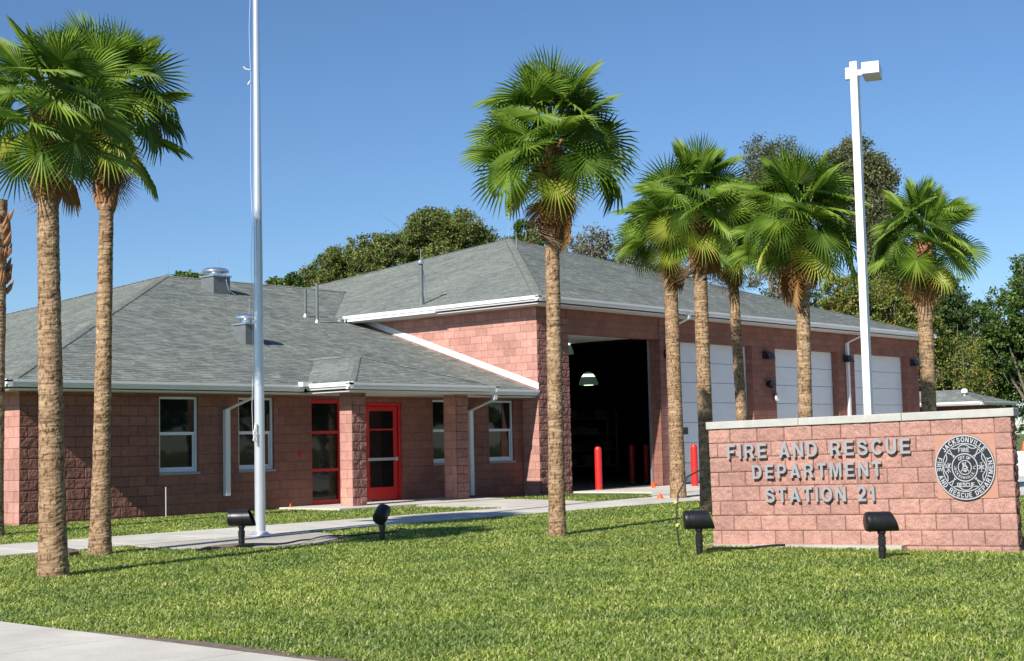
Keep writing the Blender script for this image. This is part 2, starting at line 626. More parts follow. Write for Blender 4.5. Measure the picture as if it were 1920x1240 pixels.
def wall_cells(mb, axis, plane, a0, a1, z0, z1, holes, depth, side):
    """wall face in plane (axis 'y': y=plane, along x).  holes: (a0,a1,z0,z1); reveals go in by depth*side"""
    As = sorted({a0, a1, *[h[0] for h in holes], *[h[1] for h in holes]})
    Zs = sorted({z0, z1, *[h[2] for h in holes], *[h[3] for h in holes]})

    def P(a, d, z):
        return (a, plane + d, z) if axis == 'y' else (plane + d, a, z)
    flip = (axis == 'x')
    for i in range(len(As) - 1):
        for j in range(len(Zs) - 1):
            ca, cz = (As[i] + As[i + 1]) / 2, (Zs[j] + Zs[j + 1]) / 2
            if any(h[0] < ca < h[1] and h[2] < cz < h[3] for h in holes):
                continue
            q = [P(As[i], 0, Zs[j]), P(As[i + 1], 0, Zs[j]), P(As[i + 1], 0, Zs[j + 1]), P(As[i], 0, Zs[j + 1])]
            if (side < 0) != flip:
                q = q[::-1]
            mb.add(q, [(0, 1, 2, 3)])
    for h in holes:
        D = depth * side
        a, b, c, d = h
        mb.add([P(a, 0, c), P(a, D, c), P(a, D, d), P(a, 0, d)], [(0, 1, 2, 3)])
        mb.add([P(b, 0, c), P(b, 0, d), P(b, D, d), P(b, D, c)], [(0, 1, 2, 3)])
        mb.add([P(a, 0, d), P(a, D, d), P(b, D, d), P(b, 0, d)], [(0, 1, 2, 3)])
        mb.add([P(a, 0, c), P(b, 0, c), P(b, D, c), P(a, D, c)], [(0, 1, 2, 3)])


# ------------------------------------------------------------------ ground
def gz(x, y):
    return -0.05 - 0.15 * min(1.0, max(0.0, (-2 - y) / 10))


def gz_np(y):
    return -0.05 - 0.15 * np.clip((-2 - y) / 10, 0, 1)


def ground_sheet():
    xs = np.concatenate([[-1500, -400, -120, -60], np.arange(-40, 41, 1.0), [60, 120, 400, 1500]])
    ys = np.concatenate([[-1500, -400, -120, -60], np.arange(-40, 1, .5), [10, 25, 60, 150, 400, 1500]])
    X, Y = np.meshgrid(xs, ys)
    Z = gz_np(Y) - .012
    P = np.stack([X, Y, Z], -1).reshape(-1, 3)
    nx, ny = len(xs), len(ys)
    idx = np.arange(nx * ny).reshape(ny, nx)
    F = np.stack([idx[:-1, :-1], idx[:-1, 1:], idx[1:, 1:], idx[1:, :-1]], -1).reshape(-1, 4)
    return tag(raw_mesh('ground', P, F, M['ground'], None, True, uv=None), kind='structure')


ground_sheet()


def paving(name, poly, mat, th=.09, lift=.0, kind='structure', seg=None):
    """flat-topped concrete following the fall of the ground"""
    mb = MB()
    pts = [(x, y, gz(x, y) + lift) for x, y in poly]
    mb.slab(pts, th)
    return tag(mb.build(name, mat), kind=kind)


def walk_strip():
    mb = MB()
    # panels of the front walk with tooled joints, running along the building
    x = -30.0
    while x < 1.0:
        L = 1.52
        x1 = min(x + L - .02, 1.2)
        y0, y1 = -6.28, -4.48
        mb.slab([(x, y0, gz(0, y0) + .03), (x1, y0, gz(0, y0) + .03), (x1, y1, gz(0, y1) + .03), (x, y1, gz(0, y1) + .03)], .1)
        x += L
    return tag(mb.build('walkway', M['concrete'], bevel=.006), kind='structure')


walk_strip()
# connection up to the entry and the porch slab
paving('entry_walk', [(-5.75, -4.47), (-2.95, -4.47), (-2.7, -3.6), (-2.9, -2.2), (-3.0, -1.95), (-5.9, -1.95), (-6.3, -2.25), (-6.15, -3.3)], M['concrete'], .1, .032)
mbp = MB()
mbp.slab([(-8.35, -2.0, .012), (-3.05, -2.0, .012), (-3.05, -.001, .012), (-8.35, -.001, .012)], .14)
tag(mbp.build('porch_slab', M['concrete'], bevel=.01), kind='structure')
# pad under the flagpole
pad = [(-16.3, -6.29), (-16.35, -7.1), (-15.85, -7.82), (-15.2, -8.22), (-14.4, -8.24), (-13.75, -7.95), (-13.3, -7.45), (-13.02, -6.9), (-12.95, -6.29)]
paving('flagpole_pad', pad, M['concrete_old'], .12, .022)
soil_pts = [(-17.3, -6.35), (-17.2, -7.0), (-16.5, -7.65), (-15.9, -8.1), (-15.2, -8.5), (-14.3, -8.5), (-13.5, -8.1), (-13.0, -7.5), (-12.5, -6.9), (-12.6, -6.35)]
paving('bare_soil', [(x, y) for x, y in soil_pts], M['soil'], .02, .003)
# fire engine apron
paving('apron', [(1.35, -.54), (1.75, -2.9), (.3, -3.9), (-.45, -4.46), (-.1, -5.6), (1.3, -6.6), (3.0, -9.0), (4.2, -14), (4.4, -60), (26, -60), (26, -.54)], M['concrete'], .1, .035)
# public sidewalk by the road, with joints
mbs = MB()
y = -40.5
while y < 25:
    y1 = y + 1.492
    for (xa, xb) in ((-23.68, -22.16),):
        mbs.slab([(xa, y, gz(0, y) + .02), (xb, y, gz(0, y) + .02), (xb, y1, gz(0, y1) + .02), (xa, y1, gz(0, y1) + .02)], .1)
    y += 1.512
tag(mbs.build('sidewalk', M['concrete'], bevel=.005), kind='structure')
paving('sidewalk_edge_soil', [(-22.16, -30), (-21.95, -30), (-21.95, -15.6), (-22.02, -14.6), (-22.12, -14.0)], M['soil'], .02, .012)
paving('road', [(-60, -200), (-24.6, -200), (-24.6, 200), (-60, 200)], simple('road_asphalt', (.06, .06, .06), .9, 0, .3, 30, .4, 80), .05, .0)

# ------------------------------------------------------------------ fire station
C8 = .2032
st = thing('fire_station', 'red block fire station with grey hipped roofs, red entry door and open engine bay', 'building', (0, 0, 0))
HEAD, SILL = 12 * C8, 4 * C8
WW = .978
wins = [(-11.468, 0), (-9.434, 0), (-3.423, 0), (-1.350, 0)]
holes = [(x, x + WW, SILL, HEAD) for x, _ in wins]
holes += [(-7.38, -6.43, -.02, 2.42), (-5.75, -4.50, -.02, 2.36)]
mb = MB()
wall_cells(mb, 'y', 0, -14.6, -.001, -.3, 2.6, holes, .2, 1)
mb.build('wall', M['block'], st)
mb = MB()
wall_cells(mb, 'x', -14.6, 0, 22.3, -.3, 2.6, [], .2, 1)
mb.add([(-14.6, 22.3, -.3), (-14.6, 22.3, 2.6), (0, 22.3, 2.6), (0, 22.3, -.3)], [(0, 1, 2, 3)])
mb.build('wall', M['block_sunlit'], st)  # end wall takes the paler block, so its colour carries the sunlight

# engine bay
BX1 = 22.75
doors = [(1.30, 5.57), (6.42, 10.72), (12.15, 16.40), (17.60, 21.80)]
DH = 21 * C8
mb = MB()
wall_cells(mb, 'y', -.56, 0, BX1, -.3, 5.0, [(a, b, -.06, DH) for a, b in doors], .32, 1)
mb.build('wall', M['block'], st)
mb = MB()
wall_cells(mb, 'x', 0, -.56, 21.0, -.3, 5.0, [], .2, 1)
mb.build('wall', M['block_sunlit'], st)
mb = MB()
mb.add([(BX1, -.56, -.3), (BX1, 21, -.3), (BX1, 21, 5), (BX1, -.56, 5)], [(0, 1, 2, 3)])
mb.add([(0, 21, -.3), (0, 21, 5), (BX1, 21, 5), (BX1, 21, -.3)], [(0, 1, 2, 3)])
mb.build('wall', M['block'], st)
# split-faced pilaster at the corner of the engine bay
rough_panel('pilaster', (0.0, -.575, -.25), (1, 0, 0), (0, 0, 1), (0, -1, 0), 1.30, 5.22, M['block_split'], st, .035, .013, 0, -.25 + C8 * 2, 5)
rough_panel('pilaster', (5.58, -.572, -.25), (1, 0, 0), (0, 0, 1), (0, -1, 0), .83, 5.2, M['block_split'], st, .012, .016, 5.58, -.25 + C8 * 2, 6)
# split-faced base of the low wing facade (left end, where the sun rakes it)
rough_panel('split_face_blocks', (-14.59, -.004, -.2), (1, 0, 0), (0, 0, 1), (0, -1, 0), 3.1, 2.7, M['block'], st, .020, .013, -14.59, -.2 + C8 * 2, 8)

# interior of the open bay
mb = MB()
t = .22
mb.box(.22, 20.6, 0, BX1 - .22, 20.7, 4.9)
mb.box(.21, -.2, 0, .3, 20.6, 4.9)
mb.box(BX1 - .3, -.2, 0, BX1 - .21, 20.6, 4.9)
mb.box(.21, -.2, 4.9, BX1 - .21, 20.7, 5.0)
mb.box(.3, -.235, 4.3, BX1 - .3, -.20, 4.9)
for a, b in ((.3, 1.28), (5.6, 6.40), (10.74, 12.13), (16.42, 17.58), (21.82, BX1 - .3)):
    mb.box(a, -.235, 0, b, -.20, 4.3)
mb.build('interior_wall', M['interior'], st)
mb = MB()
mb.slab([(.05, -.58, -.012), (BX1 - .05, -.58, -.012), (BX1 - .05, 20.7, -.012), (.05, 20.7, -.012)], .2)
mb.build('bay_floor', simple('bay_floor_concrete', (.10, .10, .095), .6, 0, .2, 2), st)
mb = MB()
for k in range(7):
    mb.box(8.0 + k * 1.0, 20.1, 0, 8.95 + k * 1.0, 20.58, 2.1)
mb.box(6.0, 20.0, 2.9, 16.0, 20.58, 3.0)
mb.build('locker_row', M['interior_grey'], st)
for (x_, y_, w_, n_) in ((9.2, 9.0, 3.2, 4), (14.5, 10.0, 3.0, 4)):
    sh_ = MB()
    for k in range(n_):
        sh_.box(x_, y_, .35 + k * .62, x_ + w_, y_ + .5, .39 + k * .62)
    for dx_ in (0, w_ - .05):
        for dy_ in (0, .45):
            sh_.box(x_ + dx_, y_ + dy_, 0, x_ + dx_ + .05, y_ + dy_ + .05, 2.5)
    so_ = sh_.build('shelving', M['interior_grey'], st)
    for k in range(n_):
        xx_ = x_ + .1
        while xx_ < x_ + w_ - .5:
            bw_ = random.uniform(.25, .5)
            sh_ = MB()
            sh_.box(xx_, y_ + .06, .395 + k * .62, xx_ + bw_, y_ + .42, .395 + k * .62 + random.uniform(.2, .42))
            sh_.build('storage_box', M['interior_grey'] if random.random() < .5 else M['interior'], so_)
            xx_ += bw_ + random.uniform(.05, .3)
pan = MB()
for k in range(6):
    pan.box(6.6, 6.5, 1.2 + k * .48, 7.4, 6.55, 1.64 + k * .48)
pan.build('wall_panel', M['interior_grey'], st)

# roofs ------------------------------------------------------------
m3 = 1 / 3.
ZL = 2.70


def shingled(name, polys, parent, course=.143, butt=.007, th=.05):
    """each roof plane as real overlapping courses: every course lies tilted and ends in a thick butt"""
    mb = MB()
    rng = random.Random(3)
    for poly in polys:
        P = [Vector(p) for p in poly]
        n = (P[1] - P[0]).cross(P[2] - P[0]).normalized()
        if n.z < 0:
            P = P[::-1]
            n = -n
        tt = Vector((0, 0, 1)).cross(n).normalized()
        bb = n.cross(tt)
        uv = [(p.dot(tt), p.dot(bb)) for p in P]
        v0, v1 = min(a[1] for a in uv), max(a[1] for a in uv)
        c0 = P[0] - tt * uv[0][0] - bb * uv[0][1]

        def span(v):
            xs = []
            for i in range(len(uv)):
                (ua, va), (ub, vb) = uv[i], uv[(i + 1) % len(uv)]
                if (va - v) * (vb - v) <= 0 and abs(va - vb) > 1e-9:
                    xs.append(ua + (v - va) / (vb - va) * (ub - ua))
            return (min(xs), max(xs)) if len(xs) >= 2 else None
        v = math.floor(v0 / course) * course
        while v < v1:
            a, b = max(v, v0 + 1e-4), min(v + course, v1 - 1e-4)
            v += course
            if b - a < 1e-3:
                continue
            sa, sb = span(a), span(b)
            if not sa or not sb:
                continue
            # split the course into tabs of two thicknesses
            x = sa[0]
            while x < sa[1] - 1e-4:
                w = rng.choice((.11, .15, .19, .25))
                x2 = min(x + w, sa[1])
                hb = butt * rng.choice((.45, 1.0, 1.25))

                def cl(q, s):
                    return min(max(q, s[0]), s[1])
                q = [c0 + tt * x + bb * a + n * hb, c0 + tt * x2 + bb * a + n * hb, c0 + tt * cl(x2, sb) + bb * b + n * .001, c0 + tt * cl(x, sb) + bb * b + n * .001,
                     c0 + tt * x + bb * a, c0 + tt * x2 + bb * a]
                mb.add(q, [(0, 1, 2, 3), (4, 5, 1, 0)])
                x = x2
            # slivers where the course above is wider than the one below
            if sb[0] < sa[0] - 1e-3:
                mb.add([c0 + tt * sa[0] + bb * a + n * .004, c0 + tt * sa[0] + bb * b + n * .001, c0 + tt * sb[0] + bb * b + n * .001], [(0, 1, 2)])
            if sb[1] > sa[1] + 1e-3:
                mb.add([c0 + tt * sa[1] + bb * a + n * .004, c0 + tt * sb[1] + bb * b + n * .001, c0 + tt * sa[1] + bb * b + n * .001], [(0, 1, 2)])
        # deck below
        mb.add([p - Vector((0, 0, .012)) for p in P] + [p - Vector((0, 0, th)) for p in P],
               [tuple(range(len(P))), tuple(range(2 * len(P) - 1, len(P) - 1, -1))] + [(i, i + len(P), (i + 1) % len(P) + len(P), (i + 1) % len(P)) for i in range(len(P))])
    o = mb.build(name, M['shingle'], parent)
    return o


def caps(mb, p0, p1, na, nb, w=.13):
    """overlapping cap shingles along a hip or ridge between plane normals na, nb"""
    p0, p1 = Vector(p0), Vector(p1)
    L = (p1 - p0).length
    d = (p1 - p0) / L
    na, nb = Vector(na).normalized(), Vector(nb).normalized()
    sa = d.cross(na)
    sb = d.cross(nb)
    if sa.dot(nb) > 0: sa = -sa
    if sb.dot(na) > 0: sb = -sb
    # make each side run downhill away from the ridge
    if sa.z > 0: sa = -sa
    if sb.z > 0: sb = -sb
    upv = (na + nb).normalized()
    s = 0
    while s < L:
        e = min(s + .145, L)
        a, b = p0 + d * s, p0 + d * e
        ha, hb = .022, .012
        mb.add([a + sa * w + na * ha, a + upv * (ha + .003), a + sb * w + nb * ha,
                b + sa * w + na * hb, b + upv * (hb + .003), b + sb * w + nb * hb],
               [(0, 1, 4, 3), (1, 2, 5, 4), (0, 3, 5, 2), (0, 2, 1)])
        s += .145


A = (-15.1, -.5, ZL)
d = 11.65
E1 = (-15.1 + d, -.5 + d, ZL + d * m3)
E2 = (3.9, -.5 + d, ZL + d * m3)
yv0 = 6.82
low = [
    [A, (-.004, -.5, ZL), (-.004, 7.32, ZL + 7.82 * m3), (3.86, E1[1], E1[2]), E1],
    [(-15.1, -.5 + 2 * d, ZL), A, E1],
    [(0, -.5 + 2 * d, ZL), (-15.1, -.5 + 2 * d, ZL), E1, (3.86, E1[1], E1[2]), (0, 14.5, ZL + 8.3 * m3)],
]
shingled('roof', low, st)
# entry canopy roof
cx0, cx1, cyf, zc = -7.93, -3.33, -1.92, 2.71
cd = (cx1 - cx0) / 2
ap = ((cx0 + cx1) / 2, cyf + cd, zc + cd * m3)
# ridge runs back until it meets the main slope: z = ZL + (y+.5)/3
yb = (ap[2] - ZL) * 3 - .5
can = [
    [(cx0, cyf, zc), (cx1, cyf, zc), ap],
    [(cx0, -.5, zc), (cx0, cyf, zc), ap, (ap[0], yb, ap[2])],
    [(cx1, cyf, zc), (cx1, -.5, zc), (ap[0], yb, ap[2]), ap],
]
shingled('canopy_roof', can, st)
# engine bay pyramid
BZ = 5.14
bx0, bx1, by0, by1 = -.5, 23.1, -1.06, 21.5
AP = (11.3, 10.2, 9.0)
bay = [
    [(bx0, by0, BZ), (bx1, by0, BZ), AP],
    [(bx0, by1, BZ), (bx0, by0, BZ), AP],
    [(bx1, by0, BZ), (bx1, by1, BZ), AP],
    [(bx1, by1, BZ), (bx0, by1, BZ), AP],
]
shingled('roof', bay, st)
nF, nL, nB = (0, -m3, 1), (-m3, 0, 1), (0, m3, 1)
nR = (m3, 0, 1)
for (p0_, p1_, na_, nb_, w_) in ((A, E1, nF, nL, .13), ((-15.1, -.5 + 2 * d, ZL), E1, nB, nL, .13), (E1, (3.8, E1[1], E1[2]), nF, nB, .13),
                                 ((cx0, cyf, zc), ap, nF, nL, .13), ((cx1, cyf, zc), ap, nF, nR, .13), ((ap[0], yb, ap[2]), ap, nL, nR, .13),
                                 ((bx0, by0, BZ), AP, nF, nL, .15), ((bx1, by0, BZ), AP, nF, nR, .15), ((bx0, by1, BZ), AP, nB, nL, .15)):
    mb = MB()
    caps(mb, p0_, p1_, na_, nb_, w_)
    mb.build('ridge_cap', M['shingle'], st)

# gutters, fascia, soffits
mb = MB()
gutter(mb, (-15.2, -.6, 0), (-8.05, -.6, 0), (0, -1, 0), 2.70)
mb.build('gutter', M['white'], st)
mb = MB()
gutter(mb, (-3.2, -.6, 0), (0.02, -.6, 0), (0, -1, 0), 2.70)
mb.build('gutter', M['white'], st)
mb = MB()
gutter(mb, (-15.2, 22.9, 0), (-15.2, -.6, 0), (-1, 0, 0), 2.70)
mb.build('gutter', M['white'], st)
mb = MB()
gutter(mb, (-8.05, -.6, 0), (-8.05, -2.04, 0), (-1, 0, 0), 2.715)
gutter(mb, (-8.05, -2.04, 0), (-3.2, -2.04, 0), (0, -1, 0), 2.70)
gutter(mb, (-3.2, -2.04, 0), (-3.2, -.6, 0), (1, 0, 0), 2.70)
mb.box(-8.22, -.72, 2.66, -7.95, -.56, 2.76)
mb.build('canopy_gutter', M['white'], st)
mb = MB()
gutter(mb, (-.62, 6.35, 0), (-.62, -1.18, 0), (-1, 0, 0), 5.14)
mb.build('gutter', M['white'], st)
mb = MB()
gutter(mb, (-.62, -1.18, 0), (23.2, -1.18, 0), (0, -1, 0), 5.14)
mb.build('gutter', M['white'], st)
mb = MB()
gutter(mb, (23.2, -1.18, 0), (23.2, 21.6, 0), (1, 0, 0), 5.14)
mb.build('gutter', M['white'], st)
mb = MB()
mb.box(-.60, 2.6, 4.965, -.50, 6.3, 5.02)
mb.build('fascia_strip', M['white'], st)
mb = MB()
mb.box(-15.08, -.48, 2.50, -.004, -.004, 2.535)
mb.box(-15.08, -.003, 2.50, -14.605, 22.6, 2.535)
mb.box(-7.93, -1.92, 2.505, -3.32, -.482, 2.54)
mb.box(-.50, -1.06, 4.93, -.004, 6.1, 4.965)
mb.box(-.003, -1.06, 4.93, BX1 + .3, -.564, 4.965)
mb.build('soffit', M['soffit'], st)
# white rake board where the low roof meets the bay wall
mb = MB()
a, b = (-.60, 2.70), (6.2, 2.7 + 6.8 * m3)
for (x0, x1) in ((-.03, -.002),):
    P = [(x0, a[0], a[1] + .02), (x0, b[0], b[1] + .02), (x0, b[0], b[1] + .19), (x0, a[0], a[1] + .19)]
    Q = [(x1, p[1], p[2]) for p in P]
    mb.add(P + Q, [(3, 2, 1, 0), (4, 5, 6, 7), (0, 1, 5, 4), (1, 2, 6, 5), (2, 3, 7, 6), (3, 0, 4, 7)])
mb.build('rake_flashing', M['white'], st)


# windows
def window(x0, x1, z0, z1, y, parent):
    f = MB()
    w = .055
    yo, yi = y + .05, y + .16
    z0s = z0 + .055
    f.box(x0 + .004, yo, z0s, x0 + w, yi, z1 - .004)
    f.box(x1 - w, yo, z0s, x1 - .004, yi, z1 - .004)
    f.box(x0 + w, yo, z1 - w, x1 - w, yi, z1 - .004)
    f.box(x0 + w, yo, z0s, x1 - w, yi, z0s + w * .9)
    fr = f.build('window', M['window_white'], parent, bevel=.004)
    s = MB()
    zm = z0s + (z1 - z0s) * .508
    # upper sash (outer plane) and lower sash set back
    s.box(x0 + w, yo + .02, zm - .03, x1 - w, yo + .06, zm + .035)
    s.box(x0 + w, yo + .05, z0s + w * .9, x0 + w + .03, yo + .085, zm - .03)
    s.box(x1 - w - .03, yo + .05, z0s + w * .9, x1 - w, yo + .085, zm - .03)
    s.box(x0 + w + .03, yo + .05, z0s + w * .9, x1 - w - .03, yo + .085, z0s + w * .9 + .05)
    s.build('sash', M['window_white'], fr, bevel=.003)
    g = MB()
    g.box(x0 + w, yo + .035, zm + .035, x1 - w, yo + .043, z1 - w)
    g.build('pane', M['glass'], fr)
    g = MB()
    g.box(x0 + w + .03, yo + .062, z0s + w * .9 + .05, x1 - w - .03, yo + .070, zm - .03)
    g.build('pane', M['glass'], fr)
    k = MB()
    k.box(x0 - .02, y - .035, z0 - .002, x1 + .02, y + .19, z0 + .052)
    k.build('sill', M['sill'], fr)
    return fr


for x, _ in wins:
    window(x, x + WW, SILL, HEAD, 0, st)

# red storefront sidelight
f = MB()
x0, x1, zb, zt = -7.375, -6.435, .012, 2.415
yo, yi = .05, .16
f.box(x0, yo, zb, x0 + .06, yi, zt)
f.box(x1 - .08, yo, zb, x1, yi, zt)
f.box(x0 + .06, yo, zt - .09, x1 - .08, yi, zt)
f.box(x0 + .06, yo, zb, x1 - .08, yi, zb + .11)
for z in (1.66, .80):
    f.box(x0 + .06, yo + .005, z - .035, x1 - .08, yi - .01, z + .035)
sf = f.build('storefront_window', M['red'], st, bevel=.004)
for z0, z1 in ((.122, .765), (.835, 1.625), (1.695, 2.325)):
    g = MB()
    g.box(x0 + .06, .095, z0, x1 - .08, .103, z1)
    g.build('pane', M['glass'], sf)
# red entry door
f = MB()
x0, x1, zb, zt = -5.745, -4.505, .012, 2.355
f.box(x0, .03, zb, x0 + .09, .17, zt)
f.box(x1 - .07, .03, zb, x1, .17, zt)
f.box(x0 + .09, .03, zt - .08, x1 - .07, .17, zt)
df = f.build('door_frame', M['red'], st, bevel=.004)
f = MB()
a, b = x0 + .10, x1 - .08
f.box(a, .07, .03, a + .13, .12, zt - .09)
f.box(b - .13, .07, .03, b, .12, zt - .09)
f.box(a + .13, .07, zt - .20, b - .13, .12, zt - .09)
f.box(a + .13, .07, .03, b - .13, .12, .34)
f.box(a + .13, .075, 1.69, b - .13, .115, 1.73)
dr = f.build('door', M['red'], st, bevel=.004)
g = MB()
g.box(a + .13, .09, .34, b - .13, .098, 1.69)
g.box(a + .13, .09, 1.73, b - .13, .098, zt - .20)
g.build('pane', M['glass'], dr)
g = MB()
g.box(a + .02, .015, .97, b - .03, .045, 1.04)
g.box(a + .03, .045, .98, a + .07, .07, 1.03)
g.box(b - .09, .02, .955, b - .04, .07, 1.055)
g.build('push_bar', M['steel'], dr, bevel=.004)
g = MB()
g.box(-7.76, -.02, 1.14, -7.66, -.001, 1.24)
g.build('alarm_box', M['red'], st, bevel=.004)

# porch columns, split face on the front
for i, cx in enumerate((-7.40, -4.06)):
    q = MB()
    q.box(cx, -1.385, .013, cx + .4, -.99, 2.50)
    c = q.build('column', M['block_sunlit'], st)
    rough_panel('split_face', (cx, -1.40, .014), (1, 0, 0), (0, 0, 1), (0, -1, 0), .4, 2.485, M['block_split'], c, .035, .011, .2032 * (0 if i == 0 else 1) + .0, .014, 20 + i)

# downspouts
ds = [(-9.80, -.004, -.6, 2.56, .33), (-2.12, -.004, -.6, 2.56, .02), (5.98, -.575, -1.18, 5.0, -.01), (17.0, -.564, -1.18, 5.0, -.01)]
for i, (x, yw, yg, zt, zb) in enumerate(ds):
    q = MB()
    off = .42 if i < 2 else .35
    hx, hy = .065, .05
    ym = yw - .058
    # outlet below the gutter, offset elbow, straight drop
    pts = [(x + off, yg + .07, zt), (x + off, yg + .07, zt - .12), (x + .0, ym, zt - .40), (x, ym, zb + .06), (x, ym - .0, zb)]
    prev = None
    ring = []
    for j, p in enumerate(pts):
        ring.append([(p[0] + sx * hx, p[1] + sy * hy, p[2]) for sx, sy in ((-1, -1), (1, -1), (1, 1), (-1, 1))])
    P = [v for r_ in ring for v in r_]
    F = []
    for j in range(len(pts) - 1):
        for k in range(4):
            F.append((j * 4 + k, j * 4 + (k + 1) % 4, (j + 1) * 4 + (k + 1) % 4, (j + 1) * 4 + k))
    F += [(3, 2, 1, 0), tuple((len(pts) - 1) * 4 + k for k in range(4))]
    q.add(P, F)
    q.build('downspout', M['white'], st, bevel=.008)

# sectional doors (three closed, first one rolled up)
for i, (a, b) in enumerate(doors):
    if i == 0:
        q = MB()
        q.box(a + .05, .1, 4.35, b - .05, 4.2, 4.41)
        q.build('garage_door', M['white_door'], st)
        q = MB()
        q.box(b - .06, -.24, -.01, b - .012, -.17, 4.25)
        q.build('door_track', M['steel'], st)
        q = MB()
        q.box(a + .012, -.24, -.01, a + .06, -.17, 4.25)
        q.build('door_track', M['steel'], st)
        continue
    q = MB()
    nsec = 7
    hs = DH / nsec
    yd = -.30
    for k in range(nsec):
        z0, z1 = k * hs + .010, (k + 1) * hs - .010
        # each section: stiles proud of three shallow ribs
        q.box(a + .02, yd, z0, b - .02, yd + .045, z0 + hs * .30)
        q.box(a + .02, yd + .008, z0 + hs * .30, b - .02, yd + .045, z0 + hs * .34)
        q.box(a + .02, yd, z0 + hs * .34, b - .02, yd + .045, z1)
    q.mi = 1
    q.box(a + .021, yd + .030, .01, b - .021, yd + .044, DH - .01)
    dd = q.build('garage_door', [M['white_door'], M['interior_grey']], st)
    q = MB()
    q.box(a + .005, yd - .02, 0, a + .03, yd + .05, DH - .01)
    q.build('door_track', M['steel'], dd)
    q = MB()
    q.box(b - .03, yd - .02, 0, b - .005, yd + .05, DH - .01)
    q.build('door_track', M['steel'], dd)
    for xx in ((a + .35, a + .9),):
        q = MB()
        q.box(xx[0], yd - .012, 1.47, xx[1], yd - .001, 1.68)
        q.build('vision_panel', M['black'], dd, bevel=.01)

# wall fixtures between the doors
for (x, z) in ((5.98, 3.85), (11.55, 4.0), (16.95, 4.05), (22.25, 4.05)):
    q = MB()
    q.add([(x - .2, -.576, z - .13), (x + .2, -.576, z - .13), (x + .2, -.576, z + .13), (x - .2, -.576, z + .13),
           (x - .2, -.83, z - .13), (x + .2, -.83, z - .13), (x + .17, -.70, z + .11), (x - .17, -.70, z + .11)],
          [(0, 1, 2, 3), (4, 7, 6, 5), (0, 4, 5, 1), (3, 2, 6, 7), (0, 3, 7, 4), (1, 5, 6, 2)])
    q.build('wall_light', M['black'], st, bevel=.01)
q = MB()
q.lathe((11.6, -.56, 3.05), [(.07, 0), (.13, -.10), (.14, -.25), (.02, -.26)], 16, (0, 1, 0))
q.build('alarm_horn', M['black'], st, True)
q = MB()
q.lathe((12.03, -.58, 2.62), [(.06, 0), (.06, -.06), (.15, -.08), (.15, -.14), (.10, -.15)], 20, (0, 1, 0))
q.build('alarm_bell', M['white'], st, True)

# ---- roof furniture
def main_z(y): return ZL + (y + .5) * m3


def hood_vent(x, y, s, h):
    zb = main_z(y)
    q = MB()
    q.box(x - s, y - s, zb - s * m3 - .05, x + s, y + s, zb + h)
    v = q.build('roof_vent', M['dark_metal'], st)
    q = MB()
    q.box(x - s * 1.12, y - s * 1.12, zb + h, x + s * 1.12, y + s * 1.12, zb + h + .04)
    q.build('flange', M['steel'], v)
    q = MB()
    q.lathe((x, y, zb + h + .04), [(s * .7, 0), (s * .7, .08), (s * 1.25, .10), (s * 1.32, .12), (s * 1.30, .17), (s * 1.05, .22), (s * .4, .25), (.02, .255)], 28)
    q.build('hood', M['bright_metal'], v, True)
    q = MB()
    q.tube([(x + s * .3, y, zb + h + .3), (x + s * .3, y, zb + h + .66)], .008, 6)
    q.tube([(x + s * .5, y - s * .9, zb + h + .1), (x + s * .45, y - s * 1.15, zb + h * .6), (x + s * .6, y - s * 1.3, zb + .02), (x + s * 1.3, y - s * 1.5, zb - .12)], .012, 6)
    q.build('lightning_rod', M['steel'], v)


hood_vent(-2.92, 9.35, .30, .42)
hood_vent(-6.60, 3.25, .24, .42)
for (x, y, z, h, r) in ((-1.74, 6.7, main_z(6.7), .80, .045), (-1.9, 6.01, main_z(6.01), 1.12, .045)):
    q = MB()
    q.tube([(x, y, z - .1), (x, y, z + h)], r, 14)
    q.tube([(x, y, z + h), (x, y, z + h + .015)], r * .8, 14)
    v = q.build('vent_pipe', M['dark_metal'], st, True)
    q = MB()
    q.lathe((x, y, z - .06), [(r * 2.4, 0), (r * 2.2, .05), (r * 1.15, .12), (r * 1.1, .14)], 16)
    q.build('boot_flashing', M['steel'], v, True)
x, y = .04, 3.74
z = BZ + (x + .5) * m3
q = MB()
q.tube([(x, y, z - .1), (x, y, z + .22)], [.10, .075], 16)
q.tube([(x, y, z + .22), (x, y, z + 1.14)], .062, 16)
v = q.build('flue_pipe', M['dark_metal'], st, True)
q = MB()
q.lathe((x, y, z + 1.14), [(.06, 0), (.11, .02), (.12, .05), (.11, .11), (.05, .14), (.02, .15)], 20)
q.tube([(x, y, z + 1.28), (x, y, z + 1.6)], .010, 6)
q.tube([(x + .06, y, z + 1.15), (x + .09, y - .05, z + .7), (x + .10, y - .08, z + .25), (x + .35, y - .1, z + .14)], .008, 6)
q.build('flue_cap', M['bright_metal'], v, True)
q = MB()
q.lathe((-.75, 6.35, main_z(6.35) - .05), [(.06, 0), (.06, .10), (.02, .12)], 12)
q.tube([(-.75, 6.35, main_z(6.35) + .06), (-.5, 6.3, main_z(6.3) + .10)], .02, 8)
q.build('vent_pipe', M['steel'], st, True)
for (x, y, z) in ((-3.35, 11.1, 6.55), (8.6, 7.5, 8.05), (11.3, 10.2, 9.0), (16.5, 5.5, 7.3)):
    q = MB()
    q.tube([(x, y, z - .05), (x, y, z + .65)], [.012, .007], 6)
    q.build('lightning_rod', M['steel'], st)

